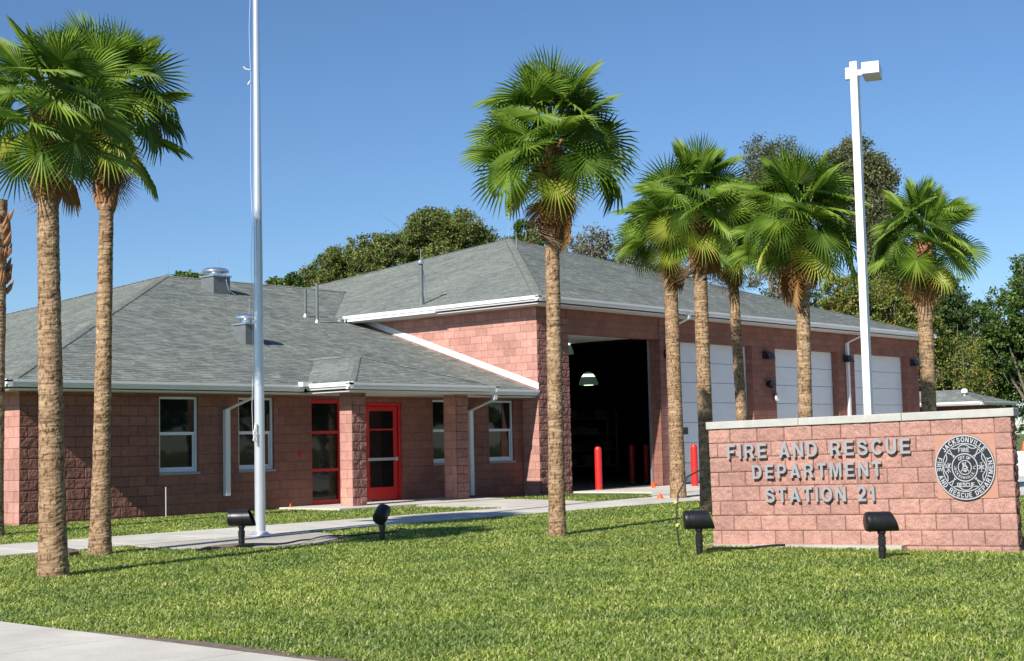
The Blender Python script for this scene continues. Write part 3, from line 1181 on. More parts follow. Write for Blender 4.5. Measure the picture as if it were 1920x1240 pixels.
# ------------------------------------------------------------------ bay lamps
for (x, y, z, lab) in ((5.35, 2.9, 4.02, 'lit dome pendant lamp just inside the top left of the open bay'), (10.6, 6.03, 3.3, 'lit dome pendant lamp hanging deep in the open bay')):
    t_ = thing('pendant_lamp', lab, 'lamp', (x, y, z), 'pendant lamps inside the open bay')
    q = MB()
    r_ = .34
    q.lathe((x, y, z), [(r_, 0), (r_ * .96, .10), (r_ * .8, .24), (r_ * .45, .40), (.08, .46)], 24)
    q.build('lamp_shade', M['lamp_shade'], t_, True)
    q = MB()
    q.lathe((x, y, z + .28), [(r_ * .72, 0), (r_ * .5, .1), (.05, .14)], 20)
    q.lathe((x, y, z - .012), [(r_ * .5, 0), (r_ * .5, .01)], 20)
    q.build('lamp_lens', M['lamp_on'], t_, True)
    q = MB()
    q.tube([(x, y, z + .46), (x, y, 4.9)], .015, 6)
    q.build('stem', M['black'], t_)

# ------------------------------------------------------------------ small building beyond
ob = thing('brick_outbuilding', 'low dark red building with grey hip roof beyond the right end of the station', 'building', (28.6, 0, 0))
mb = MB()
mb.box(28.6, -.2, -.3, 31.0, 14, 2.5)
mb.build('wall', M['block'], ob)
zz = 2.62
shingled('roof', [[(28.1, 14, zz), (28.1, -.75, zz), (29.8, .95, zz + 1.7 * m3), (29.8, 14, zz + 1.7 * m3)], [(28.1, -.75, zz), (31.5, -.75, zz), (29.8, .95, zz + 1.7 * m3)],
                 [(31.5, -.75, zz), (31.5, 14, zz), (29.8, 14, zz + 1.7 * m3), (29.8, .95, zz + 1.7 * m3)]], ob)
mb = MB()
gutter(mb, (28.0, 14, 0), (28.0, -.85, 0), (-1, 0, 0), 2.63)
gutter(mb, (28.0, -.85, 0), (31.6, -.85, 0), (0, -1, 0), 2.63)
mb.box(28.1, -.74, 2.46, 28.595, 14, 2.485)
mb.build('gutter', M['white'], ob)
q = MB()
q.lathe((29.0, .35, 2.85), [(.05, 0), (.05, .16), (.14, .17), (.15, .24), (.12, .32), (.04, .36)], 16)
q.build('roof_vent', M['white'], ob, True)

# ------------------------------------------------------------------ monument sign
SO = Vector((-11.68, -13.55, -.23))
ue = Vector((-11.14 + 11.68, -17.72 + 13.55, 0)).normalized()
tilt = .016
us = (ue + Vector((0, 0, tilt))).normalized()
ns = Vector((ue.y, -ue.x, 0)).normalized()          # towards the camera
vs = ns.cross(us).normalized()
if vs.z < 0: vs = -vs
sg = thing('monument_sign', 'pink split-face block sign wall reading FIRE AND RESCUE DEPARTMENT STATION 21', 'sign', tuple(SO))
SL, SH, SD = 4.19, 1.665, .20


def S(u, v, w=0):
    return SO + us * u + vs * v + ns * w


def sbox(mb, u0, u1, v0, v1, w0, w1):
    P = [S(u, v, w) for w in (w0, w1) for u, v in ((u0, v0), (u1, v0), (u1, v1), (u0, v1))]
    mb.add(P, [(0, 3, 2, 1), (4, 5, 6, 7), (0, 1, 5, 4), (1, 2, 6, 5), (2, 3, 7, 6), (3, 0, 4, 7)])


mb = MB()
sbox(mb, .012, SL - .012, -.3, SH, -SD + .02, -.012)
mb.build('core_wall', M['block_sign'], sg)
voff = C8 * 20 - SH
rough_panel('wall_face', S(0, -.2), us, vs, ns, SL, SH + .2, M['block_sign'], sg, .026, .0095, .08, voff - .2, 31)
rough_panel('wall_end', S(SL - .01, -.2, .004), -ns, vs, us, SD, SH + .2, M['block_split'], sg, .04, .010, 0, voff - .2, 32)
rough_panel('wall_end', S(.01, -.2, -SD), ns, vs, -us, SD, SH + .2, M['block_split'], sg, .03, .012, 0, voff - .2, 33)
mb = MB()
for (a, b) in ((-.03, 1.36), (1.364, 2.80), (2.804, SL + .05)):
    sbox(mb, a, b, SH + .002, SH + .107, -SD - .03, .035)
mb.build('coping', M['cap'], sg, bevel=.008)
# footing
mb = MB()
sbox(mb, -.12, 2.75, -.1, .055, -SD - .1, .17)
mb.build('footing', M['concrete_old'], sg)


def _arc(cx, cy, rx, ry, a0, a1, n=12):
    return [(cx + rx * math.cos(R(a0 + (a1 - a0) * i / n)), cy + ry * math.sin(R(a0 + (a1 - a0) * i / n))) for i in range(n + 1)]


def _strip(pts, t, sub=3):
    """outline of a heavy stroke along a smooth centre line"""
    if sub > 1:
        P = []
        for i in range(len(pts) - 1):
            p0, p1, p2, p3 = pts[max(0, i - 1)], pts[i], pts[i + 1], pts[min(len(pts) - 1, i + 2)]
            for k in range(sub):
                u = k / sub
                P.append(tuple(.5 * (2 * p1[c] + (p2[c] - p0[c]) * u + (2 * p0[c] - 5 * p1[c] + 4 * p2[c] - p3[c]) * u * u + (-p0[c] + 3 * p1[c] - 3 * p2[c] + p3[c]) * u ** 3) for c in (0, 1)))
        P.append(pts[-1])
    else:
        P = pts
    L, Q = [], []
    for i in range(len(P)):
        a, b = P[max(0, i - 1)], P[min(len(P) - 1, i + 1)]
        dx, dy = b[0] - a[0], b[1] - a[1]
        l = math.hypot(dx, dy) or 1
        L.append((P[i][0] - dy / l * t, P[i][1] + dx / l * t))
        Q.append((P[i][0] + dy / l * t, P[i][1] - dx / l * t))
    return L + Q[::-1]


gw, gh = .185, .165
GLYPH = {
    'F': [[(0, 0), (gw, 0), (gw, .41), (.54, .41), (.54, .57), (gw, .57), (gw, 1 - gh), (.62, 1 - gh), (.62, 1), (0, 1)]],
    'E': [[(0, 0), (.65, 0), (.65, gh), (gw, gh), (gw, .42), (.59, .42), (.59, .58), (gw, .58), (gw, 1 - gh), (.64, 1 - gh), (.64, 1), (0, 1)]],
    'I': [[(0, 0), (gw, 0), (gw, 1), (0, 1)]],
    'T': [[(.235, 0), (.425, 0), (.425, 1 - gh), (.66, 1 - gh), (.66, 1), (0, 1), (0, 1 - gh), (.235, 1 - gh)]],
    'L': [[(0, 0), (.6, 0), (.6, gh), (gw, gh), (gw, 1), (0, 1)]],
    'A': [[(0, 0), (.2, 0), (.265, .2), (.515, .2), (.58, 0), (.78, 0), (.495, 1), (.285, 1)], [(.315, .35), (.465, .35), (.39, .70)]],
    'N': [[(0, 0), (.18, 0), (.18, .66), (.53, 0), (.73, 0), (.73, 1), (.55, 1), (.55, .34), (.2, 1), (0, 1)]],
    'M': [[(0, 0), (.175, 0), (.175, .74), (.35, 0), (.51, 0), (.685, .74), (.685, 0), (.86, 0), (.86, 1), (.60, 1), (.43, .33), (.26, 1), (0, 1)]],
    'D': [[(0, 0)] + _arc(.35, .5, .39, .5, -90, 90, 18) + [(0, 1)], [(gw, gh), (gw, 1 - gh)] + _arc(.34, .5, .205, .5 - gh, 90, -90, 14)],
    'P': [[(0, 0), (gw, 0), (gw, .35)] + _arc(.42, .675, .265, .325, -90, 90, 14) + [(0, 1)], [(gw, .51), (gw, .84)] + _arc(.40, .675, .10, .165, 90, -90, 10)],
    'R': [[(0, 0), (gw, 0), (gw, .39), (.36, .39), (.51, 0), (.73, 0), (.555, .44)] + _arc(.43, .705, .27, .295, -62, 90, 12) + [(0, 1)], [(gw, .55), (gw, .84)] + _arc(.41, .695, .10, .145, 90, -90, 10)],
    'O': [_arc(.40, .5, .40, .52, 0, 360, 36)[:-1], _arc(.40, .5, .205, .35, 0, 360, 30)[:-1]],
    'C': [_strip(_arc(.40, .5, .305, .425, 38, 322, 26), .095, 1)],
    'S': [_strip([(.585, .69), (.54, .83), (.345, .92), (.155, .85), (.105, .725), (.17, .61), (.35, .53), (.54, .44), (.60, .28), (.535, .14), (.345, .075), (.14, .14), (.085, .31)], .092, 3)],
    'U': [_strip([(.095, 1), (.095, .68), (.095, .36)] + _arc(.3575, .36, .2625, .275, 180, 360, 14)[1:-1] + [(.62, .36), (.62, .68), (.62, 1)], .095, 1)],
    'J': [_strip([(.46, 1), (.46, .6), (.46, .32)] + _arc(.275, .30, .185, .215, 0, -180, 10)[1:-1] + [(.09, .33)], .09, 1)],
    'K': [[(0, 0), (gw, 0), (gw, .30), (.29, .43), (.51, 0), (.75, 0), (.42, .58), (.72, 1), (.48, 1), (gw, .56), (gw, 1), (0, 1)]],
    'V': [[(.27, 0), (.47, 0), (.74, 1), (.54, 1), (.37, .28), (.20, 1), (0, 1)]],
    'Y': [[(.26, 0), (.45, 0), (.45, .40), (.71, 1), (.50, 1), (.355, .61), (.21, 1), (0, 1), (.26, .40)]],
    ',': [[(.02, -.15), (.10, -.15), (.18, 0), (.18, .17), (0, .17), (0, 0), (.08, 0)]],
    '1': [[(.18, 0), (.37, 0), (.37, 1), (.235, 1), (.18, .89), (.10, .83), (0, .81), (0, .68), (.18, .68)]],
    '2': [[(0, 0), (.59, 0), (.59, .165), (.285, .165), (.40, .285), (.52, .42), (.585, .56), (.59, .70), (.56, .83), (.48, .93), (.39, .985), (.28, 1.0), (.15, .97), (.06, .88), (.02, .77), (.01, .67), (.195, .67), (.21, .76), (.25, .825), (.30, .84), (.36, .82), (.395, .76), (.395, .68), (.37, .59), (.30, .48), (.17, .34), (.05, .19), (0, .10)]],
}


def glyph_mesh(ch, size, extrude, bold):
    cu = bpy.data.curves.new('glyph', 'CURVE')
    cu.dimensions = '2D'
    cu.fill_mode = 'BOTH'
    for cont in GLYPH[ch]:
        sp = cu.splines.new('POLY')
        sp.points.add(len(cont) - 1)
        for p_, (x_, y_) in zip(sp.points, cont):
            p_.co = (x_ * size, y_ * size, 0, 1)
        sp.use_cyclic_u = True
    cu.extrude = extrude
    ob_ = bpy.data.objects.new('glyph', cu)
    COL.objects.link(ob_)
    dg = bpy.context.evaluated_depsgraph_get()
    me = ob_.evaluated_get(dg).to_mesh()
    V = [v.co.copy() for v in me.vertices]
    F = [tuple(p.vertices) for p in me.polygons]
    ob_.evaluated_get(dg).to_mesh_clear()
    bpy.data.objects.remove(ob_)
    bpy.data.curves.remove(cu)
    return V, F


GC = {}


def glyph(ch, size, ext, bold):
    k = (ch, size, ext, bold)
    if k not in GC:
        V, F = glyph_mesh(ch, size, ext, bold)
        xs = [v.x for v in V]
        GC[k] = ([(v.x - min(xs), v.y, v.z) for v in V], F, max(xs) - min(xs))
    return GC[k]


CAPR = 1.0
TH = .022


def line(text, ua, ub, vbase, cap):
    size = cap / CAPR
    infos = [None if c == ' ' else glyph(c, size, TH, .0085) for c in text]
    sx = 1.0
    wsum = sum(i[2] * sx for i in infos if i)
    ngap = len(text) - 1
    nsp = text.count(' ')
    # a space counts as three extra gaps
    gap = (ub - ua - wsum) / (ngap + 1.6 * nsp)
    u = ua
    for c, inf in zip(text, infos):
        if inf is None:
            u += gap * 1.6 + gap
            continue
        V, F, w = inf
        mb = MB()
        mb.add([S(u + p[0] * sx, vbase + p[1], .026 + TH + p[2]) for p in V], F)
        mb.build('letter', M['letter'], sg, bevel=0)
        u += w * sx + gap


line("FIRE AND RESCUE", .297, 2.905, 1.240, .200)
line("DEPARTMENT", .665, 2.505, .957, .188)
line("STATION 21", .842, 2.393, .630, .196)

# emblem
EU, EV = 3.592, 1.040
mb = MB()
sbox(mb, 3.217, 3.985, .645, 1.458, -.01, .019)
em = mb.build('emblem_backing', M['tan'], sg)
ew = .020


def EP(x, y, w=0):          # emblem plane, unit radius
    return S(EU + x * .383, EV + y * .415, ew + w)


def disc(r, w0, w1, n=64):
    mb = MB()
    P = [EP(r * math.cos(2 * math.pi * k / n), r * math.sin(2 * math.pi * k / n), w) for w in (w0, w1) for k in range(n)]
    F = [tuple(range(n - 1, -1, -1)), tuple(range(n, 2 * n))] + [(k, (k + 1) % n, n + (k + 1) % n, n + k) for k in range(n)]
    mb.add(P, F)
    return mb


eb = disc(1.0, 0, .018).build('emblem', M['emblem_black'], sg)


def stroke(mb, pts, wd, closed=False, w0=.0185, w1=.026):
    """flat raised strip through emblem-plane points"""
    n = len(pts)
    L, Rr = [], []
    for i in range(n):
        a = pts[(i - 1) % n] if (closed or i > 0) else pts[i]
        b = pts[(i + 1) % n] if (closed or i < n - 1) else pts[i]
        dx, dy = b[0] - a[0], b[1] - a[1]
        l = math.hypot(dx, dy) or 1
        nx, ny = -dy / l * wd, dx / l * wd
        L.append((pts[i][0] + nx, pts[i][1] + ny))
        Rr.append((pts[i][0] - nx, pts[i][1] - ny))
    P = [EP(*p, w1) for p in L] + [EP(*p, w1) for p in Rr] + [EP(*p, w0) for p in L] + [EP(*p, w0) for p in Rr]
    F = []
    for i in range(n if closed else n - 1):
        j = (i + 1) % n
        F += [(i, n + i, n + j, j), (2 * n + i, i, j, 2 * n + j), (n + i, 3 * n + i, 3 * n + j, n + j)]
    mb.add(P, F)


def circ(r, n=56):
    return [(r * math.cos(2 * math.pi * k / n), r * math.sin(2 * math.pi * k / n)) for k in range(n)]


mb = MB()
for r_, wd in ((.975, .018), (.735, .013), (.42, .016), (.215, .013)):
    stroke(mb, circ(r_), wd, True)
arm = [(-.345, .30), (-.40, .42), (-.475, .555), (-.43, .60), (-.33, .575), (-.24, .585), (-.15, .65), (-.07, .69), (0, .70)]
arm = arm + [(-x, y) for x, y in arm[-2::-1]]
for k in range(4):
    c_, s_ = math.cos(k * math.pi / 2), math.sin(k * math.pi / 2)
    stroke(mb, [(x * c_ - y * s_, x * s_ + y * c_) for x, y in arm], .013)
# crossed tools on the left arm, six-pointed cross on the right arm
for a_, b_ in (((-.64, .10), (-.47, -.14)), ((-.62, -.14), (-.46, .14)), ((-.55, .16), (-.55, -.17)), ((-.50, .13), (-.60, -.13)), ((-.66, .02), (-.47, .0)), ((-.63, .06), (-.60, .12))):
    stroke(mb, [a_, b_], .010)
for k in range(3):
    a_ = k * math.pi / 3 + math.pi / 2
    stroke(mb, [(.55 - .11 * math.cos(a_), -.11 * math.sin(a_)), (.55 + .11 * math.cos(a_), .11 * math.sin(a_))], .014)
stroke(mb, [(.50, .13), (.60, .13)], .007)
stroke(mb, [(.50, -.14), (.60, -.14)], .007)
# rider on a rearing horse over an arched mound
stroke(mb, [(-.13, -.12), (-.06, -.05), (0, -.03), (.06, -.05), (.13, -.12)], .014)
stroke(mb, [(-.07, .0), (-.02, .05), (.03, .06), (.07, .0), (.10, -.02)], .022)
stroke(mb, [(-.03, .05), (-.06, .12), (-.03, .15)], .024)
stroke(mb, [(.03, .05), (.02, .14), (.05, .16)], .018)
stroke(mb, [(-.05, .01), (-.09, -.03)], .011)
stroke(mb, [(-.04, -.12), (0, -.09), (.04, -.13)], .030)
mb.build('emblem_outline', M['emblem_silver'], eb)


def arc_text(mb, text, r, a0, a1, cap, top=True, bold=.004):
    """letters on a circle: top=True reads clockwise from a0 to a1 (degrees, maths sense)"""
    size = cap / CAPR
    inf = [None if c == ' ' else glyph(c, size, .006, bold) for c in text]
    wid = [(.45 * cap if i is None else i[2]) for i in inf]
    n = len(text)
    total = math.radians(abs(a1 - a0)) * r
    gap = (total - sum(wid)) / (n - 1)
    s = 0
    sgn = -1 if top else 1
    for i, w in zip(inf, wid):
        mid = s + w / 2
        ang = math.radians(a0) + sgn * mid / r
        s += w + gap
        if i is None:
            continue
        V, F, _ = i
        if top:
            tx, ty = math.sin(ang), -math.cos(ang)
            ox, oy = math.cos(ang), math.sin(ang)
        else:
            tx, ty = -math.sin(ang), math.cos(ang)
            ox, oy = -math.cos(ang), -math.sin(ang)
        cx, cy = r * math.cos(ang), r * math.sin(ang)
        P = []
        for p in V:
            lx, ly = p[0] - w / 2, p[1] - cap / 2
            P.append(EP(cx + tx * lx + ox * ly, cy + ty * lx + oy * ly, .020 + p[2]))
        mb.add(P, F)


for args in (("JACKSONVILLE", .855, 143, 37, .155, True, .010), ("FIRE AND RESCUE DEPARTMENT", .855, 159, 381, .150, False, .010),
             ("CITY OF", .315, 128, 52, .10, True, .006), ("JACKSONVILLE, FL", .315, 170, 372, .085, False, .005)):
    mb = MB()
    arc_text(mb, *args)
    mb.build('emblem_lettering', M['emblem_silver'], eb)
for text, yy, w_, cap in (("FIRE", .47, .36, .135), ("RESCUE", -.60, .58, .135)):
    mb = MB()
    inf = [glyph(c, cap / CAPR, .006, .009) for c in text]
    sw = sum(i[2] for i in inf)
    gap = (w_ - sw) / (len(text) - 1)
    u = -w_ / 2
    for (V, F, w) in inf:
        mb.add([EP(u + p[0], yy + p[1], .020 + p[2]) for p in V], F)
        u += w + gap
    mb.build('emblem_lettering', M['emblem_silver'], eb)


# ------------------------------------------------------------------ floodlights on stakes
def floodlight(loc, aim, label, tilt_z=0.0, s=1.0):
    t_ = thing('ground_floodlight', label, 'floodlight', loc, 'black floodlights on stakes in the lawn')
    L = Vector(loc)
    a = Vector(aim).normalized()
    hb = L + Vector((0, 0, .46 * s))
    q = MB()
    # cylinder body closed at the back, front cut on the slant as a glare visor
    x = a.cross(Vector((0, 0, 1))).normalized()
    y = x.cross(a).normalized()
    n = 32
    r_ = .12 * s
    prof = [(-.19, .88), (-.185, .95), (-.165, 1.0), (.0, 1.0)]
    pts, F = [], []
    for tt_, rr in prof:
        for k in range(n):
            an = 2 * math.pi * k / n
            pts.append(hb + a * (tt_ * s) + (x * math.cos(an) + y * math.sin(an)) * r_ * rr)
    for rr in (1.0, .955):
        for k in range(n):
            an = 2 * math.pi * k / n
            tip = (.155 - .05 * math.sin(an)) if rr == 1.0 else (.150 - .05 * math.sin(an))
            pts.append(hb + a * (tip * s) + (x * math.cos(an) + y * math.sin(an)) * r_ * rr)
    for k in range(n):
        an = 2 * math.pi * k / n
        pts.append(hb + a * (.05 * s) + (x * math.cos(an) + y * math.sin(an)) * r_ * .93)
    nr = len(prof) + 3
    for i in range(nr - 1):
        for k in range(n):
            F.append((i * n + k, i * n + (k + 1) % n, (i + 1) * n + (k + 1) % n, (i + 1) * n + k))
    F.append(tuple(range(n - 1, -1, -1)))
    q.add(pts, F)
    for t0_ in (-.15, .02):
        q.lathe(hb + a * (t0_ * s), [(r_ * 1.0, 0), (r_ * 1.035, .003), (r_ * 1.035, .015), (r_ * 1.0, .018)], n, a)
    bd = q.build('lamp_body', M['black'], t_, True)
    q = MB()
    q.lathe(hb + a * (.052 * s), [(r_ * .925, 0), (r_ * .925, .006)], n, a)
    q.build('lens', M['glass'], bd, True)
    q = MB()
    q.lathe(L + Vector((0, 0, .27 * s)), [(.036, 0), (.040, .01), (.040, .04), (.052, .05), (.052, .08), (.034, .095)], 16)
    q.box(L.x - .036, L.y - .036, L.z + .175 * s, L.x + .036, L.y + .036, L.z + .275 * s)
    q.build('swivel', M['black'], t_, bevel=.004)
    q = MB()
    q.tube([L + Vector((0, 0, -.05)), L + Vector((0, 0, .172 * s))], .042, 14)
    q.lathe(L + Vector((0, 0, .10)), [(.046, 0), (.048, .02), (.046, .05)], 14)
    q.build('stake', M['black'], t_, True)
    return t_


floodlight((-15.69, -8.04, -.15), (.62, -.78, .0), 'black floodlight on a short stake at the foot of the flagpole', s=1.0)
floodlight((-13.497, -8.696, -.15), (.72, .42, .42), 'black floodlight tilted up between the flagpole and the tall middle palm', s=.92)
floodlight((-13.209, -14.321, -.2), (.70, -.72, .0), 'black floodlight in front of the left end of the sign wall')
floodlight((-12.807, -16.688, -.2), (.70, -.72, .0), 'black floodlight in front of the middle of the sign wall')

# ------------------------------------------------------------------ flagpole
fp = thing('flagpole', 'tall silver flagpole standing on the concrete pad by the front walk', 'flagpole', (-14.05, -6.435, -.1))
q = MB()
zs = [-.1 + i * 1.0 for i in range(14)]
q.tube([(-14.05, -6.435, z_) for z_ in zs], [.086 - .0042 * max(0, z_ - 1) for z_ in zs], 32)
q.build('pole', M['alu'], fp, True)
q = MB()
q.lathe((-14.05, -6.435, -.09), [(.20, 0), (.20, .018), (.15, .03), (.115, .06), (.09, .075)], 32)
q.build('base_collar', M['alu'], fp, True)
q = MB()
q.box(-14.20, -6.50, 1.50, -14.10, -6.46, 1.56)
q.box(-14.17, -6.50, 1.38, -14.145, -6.46, 1.72)
q.build('cleat', M['white'], fp, bevel=.006)
q = MB()
h0 = Vector((-14.155, -6.40, 1.60))
path = []
for i in range(28):
    z_ = 1.55 + i * .42
    path.append((-14.05 - (.105 + .012 * math.sin(i * 1.3)), -6.40 + .008 * math.sin(i * 2.1), z_))
q.tube(path, .0035, 6)
q.tube([(-14.16, -6.40, 7.55), (-14.22, -6.36, 7.56), (-14.25, -6.34, 7.60)], .014, 8)
q.tube([(-14.16, -6.40, 7.36), (-14.19, -6.38, 7.30)], .014, 8)
for k in range(7):
    q.tube([(-14.17 + .01 * math.sin(k), -6.47, 1.68 - .035 * k), (-14.21 + .02 * math.cos(k * 2), -6.49, 1.60 - .03 * k), (-14.15, -6.50, 1.55 - .03 * k)], .012, 6)
q.build('halyard', M['paper'], fp, True)

# ------------------------------------------------------------------ parking lot light
lx, ly = -6.77, -13.50
lp = thing('light_pole', 'white square light pole with a box lamp head rising behind the sign wall', 'lamp post', (lx, ly, -.2))
q = MB()
a = R(8)
ax, ay = Vector((math.cos(a), math.sin(a), 0)), Vector((-math.sin(a), math.cos(a), 0))
q.obox((lx, ly, 3.75), ax, ay, (0, 0, 1), .064, .064, 3.95)
q.build('pole', M['white'], lp, bevel=.006)
q = MB()
q.obox((lx, ly, -.15), ax, ay, (0, 0, 1), .16, .16, .04)
q.build('base_plate', M['white'], lp, bevel=.006)
q = MB()
hd = Vector((.36, -.93, 0)).normalized()
hs_ = Vector((.93, .36, 0)).normalized()
hc = Vector((lx, ly, 7.50))
q.obox(hc - hd * .10, hd, hs_, (0, 0, 1), .05, .06, .10)
q.obox(hc + hd * .12, hd, hs_, (0, 0, 1), .08, .035, .05)
q.build('bracket', M['white'], lp, bevel=.004)
q = MB()
c0 = hc + hd * .29
q.obox(c0 + Vector((0, 0, .01)), hd, hs_, (0, 0, 1), .145, .28, .10)
hb_ = q.build('lamp_head', M['white'], lp, bevel=.008)
q = MB()
q.obox(c0 + Vector((0, 0, -.095)), hd, hs_, (0, 0, 1), .125, .25, .010)
q.build('lens', M['steel'], hb_)

# ------------------------------------------------------------------ bollards
spots = [(2.43, -.62, 'red bollard standing before the left side of the open bay'), (5.43, -1.765, 'red bollard beside the second bay door, between two palms'),
         (7.83, 2.2, 'dim red bollard inside the dark bay, left one of the inner pair'), (8.81, 2.35, 'dim red bollard inside the dark bay, right one of the inner pair')]
proto = None
for (x, y, lab) in spots:
    if proto is None:
        proto = thing('bollard', lab, 'bollard', (x, y, -.03), 'red bollards at the engine bay')
        q = MB()
        q.lathe((x, y, -.03), [(.098, 0), (.098, 1.10), (.093, 1.15), (.07, 1.19), (.03, 1.205)], 28)
        q.build('sleeve', M['bollard'], proto, True)
        q = MB()
        q.lathe((x, y, -.03), [(.13, 0), (.13, .012), (.10, .02)], 28)
        q.build('base_ring', M['concrete_old'], proto, True)
    else:
        c_ = proto.copy()
        COL.objects.link(c_)
        c_.location = (x, y, -.03 if y < 0 else -.01)
        c_['label'] = lab
        for ch in list(proto.children):
            k = ch.copy()
            COL.objects.link(k)
            k.parent = c_
# bring the inner pair closer to where they show
bl = [o for o in bpy.data.objects if o.name.startswith('bollard') and o.type == 'EMPTY']


# ------------------------------------------------------------------ palms
def make_fan(name, mat, R_=.80, pet=.75, droop=.25, spread=150, seed=0, nseg=38, fold=.034, curl=0.0, bend=0.0):
    """one fan leaf: petiole along +X from the origin, pleated blade; local mesh"""
    rng = np.random.default_rng(seed)
    V, F, MI = [], [], []
    # petiole
    npt = 7
    for i in range(npt):
        s_ = i / (npt - 1)
        x = pet * s_
        z = .10 * pet * math.sin(s_ * math.pi * .5) - .05 * s_ * s_
        w = .022 * (1 - .55 * s_) + .004
        V += [(x, -w, z), (x, w, z), (x, 0, z - w * .9)]
    for i in range(npt - 1):
        a_ = i * 3
        F += [(a_, a_ + 1, a_ + 4, a_ + 3), (a_ + 1, a_ + 2, a_ + 5, a_ + 4), (a_ + 2, a_, a_ + 3, a_ + 5)]
        MI += [1, 1, 1]
    hx, hz = pet, V[-1][2] + .02
    rs = [.03, .22, .40, .72, 1.0]
    hw = [1.0, 1.0, .86, .50, .03]
    for k in range(nseg):
        f = (k + .5) / nseg * 2 - 1
        th = math.radians(spread) * f
        dth = math.radians(spread) * 2 / nseg
        Lk = R_ * (1 - .30 * abs(f) ** 2.2) * (1 + rng.normal() * .035)
        tdroop = droop * (1 + rng.random() * .9) + .10 * abs(f)
        twist = rng.normal() * .05
        base = len(V)
        for j, (r_, w_) in enumerate(zip(rs, hw)):
            rr = Lk * r_
            t2 = th + twist * max(0, r_ - .5)
            sag = -tdroop * Lk * max(0, r_ - .45) ** 2 * 2.2 - curl * rr * rr
            cup = .10 * rr * (abs(f) ** 1.5)
            cx, cy = math.cos(t2) * rr, math.sin(t2) * rr
            wid = min(rr, Lk * .40) * math.tan(dth / 2) * w_ * (1.02 if r_ < .56 else 1)
            px, py = -math.sin(t2), math.cos(t2)
            fl = fold * (r_ * 1.5 if r_ < .5 else .9) * (1 if j < 4 else .1)
            zc = hz + sag + cup
            # droop also pulls the tip in
            pull = 1 - .25 * tdroop * max(0, r_ - .5)
            cb, sb_ = math.cos(bend), math.sin(bend)
            for qx, qy, qz in ((cx * pull - px * wid, cy * pull - py * wid, zc - hz), (cx * pull, cy * pull, zc - hz + fl), (cx * pull + px * wid, cy * pull + py * wid, zc - hz)):
                V.append((hx + qx * cb + qz * sb_, qy, hz - qx * sb_ + qz * cb))
        for j in range(len(rs) - 1):
            b_ = base + j * 3
            F += [(b_, b_ + 1, b_ + 4, b_ + 3), (b_ + 1, b_ + 2, b_ + 5, b_ + 4)]
            MI += [0, 0]
    o = raw_mesh(name, np.array(V), F, [mat, M['petiole'] if mat not in (M['frond_dead'], M['frond_straw']) else M['boot']], None, False, uv=None, midx=MI)
    me = o.data
    bpy.data.objects.remove(o)
    return me


FAN = {
    'green': [make_fan('frond', M['frond'], .74, .78, .08, 155, s_, bend=b_) for s_, b_ in ((1, .15), (2, .55), (3, .95))],
    'dark': [make_fan('frond', M['frond_dark'], .72, .78, .18, 150, s_, curl=.08, bend=b_) for s_, b_ in ((4, .7), (5, 1.1))],
    'young': [make_fan('frond', M['frond'], .70, .74, .03, 120, s_, curl=-.03, bend=b_) for s_, b_ in ((6, .05), (7, .3))],
    'yellow': [make_fan('frond', M['frond_yellow'], .70, .66, .15, 142, 8, bend=.5)],
    'dead': [make_fan('dead_frond', M['frond_dead'], .74, .36, .12, 88, s_, curl=.05, bend=.15) for s_ in (9, 10)],
    'straw': [make_fan('dead_frond', M['frond_straw'], .62, .34, .8, 60, s_, curl=.4, bend=.1) for s_ in (11, 12)],
}


def palm_trunk(base, ht, r0, r1, parent, seed, boots=True, neck=1.0):
    rng = np.random.default_rng(seed)
    nz, nu = int(ht / .022), 30
    z = np.linspace(-.12, ht, nz)
    th = np.linspace(0, 2 * math.pi, nu, endpoint=False)
    T, Z = np.meshgrid(th, z)
    t = np.clip(Z / ht, 0, 1)
    rad = r1 + (r0 - r1) * (.45 * (1 - t) + .55 * np.exp(-np.clip(Z, 0, None) / .55))
    # leaf-scar ledges, their height wandering round the trunk
    wob = value_noise(nz, nu, max(3, int(ht / .25)), 6, rng) * .10
    ph = (Z + wob) / .062
    saw = ph - np.floor(ph)
    chip = value_noise(nz, nu, max(3, int(ht / .05)), 14, rng)
    rad = rad + .007 * (1 - saw) * (.4 + chip) + .010 * (value_noise(nz, nu, max(3, int(ht / .12)), 9, rng) - .5)
    lean = rng.normal(0, .01, 2)
    X = base[0] + rad * np.cos(T) + lean[0] * Z
    Y = base[1] + rad * np.sin(T) + lean[1] * Z
    P = np.stack([X, Y, base[2] + Z], -1).reshape(-1, 3)
    idx = np.arange(nz * nu).reshape(nz, nu)
    nxt = np.roll(idx, -1, 1)
    F = np.stack([idx[:-1], nxt[:-1], nxt[1:], idx[1:]], -1).reshape(-1, 4)
    tr = raw_mesh('trunk', P, F, M['trunk'], parent, False, uv=None)
    top = Vector((base[0] + lean[0] * ht, base[1] + lean[1] * ht, base[2] + ht))
    if boots:
        q = MB()
        for k in range(46):
            an = k * 2.399
            hh = neck * (k / 46.)
            o_ = Vector((math.cos(an), math.sin(an), 0))
            rr = r1 * 1.02
            a_ = top + Vector((0, 0, -.22 + hh)) + o_ * rr * .8
            b_ = a_ + o_ * .05 + Vector((0, 0, .12))
            c_ = b_ + o_ * (.05 + .04 * random.random()) + Vector((0, 0, .12 + .06 * random.random()))
            q.tube([a_, b_, c_], [.055, .048, .018], 7)
        q.build('leaf_boots', M['boot'], parent, True)
        q = MB()
        q.lathe(top - Vector((0, 0, .12)), [(r1 * 1.0, 0), (r1 * 1.12, .2), (r1 * 1.05, neck * .6), (r1 * .7, neck), (.03, neck + .3)], 18)
        q.build('crown_shaft', M['boot'], parent, True)
    return top


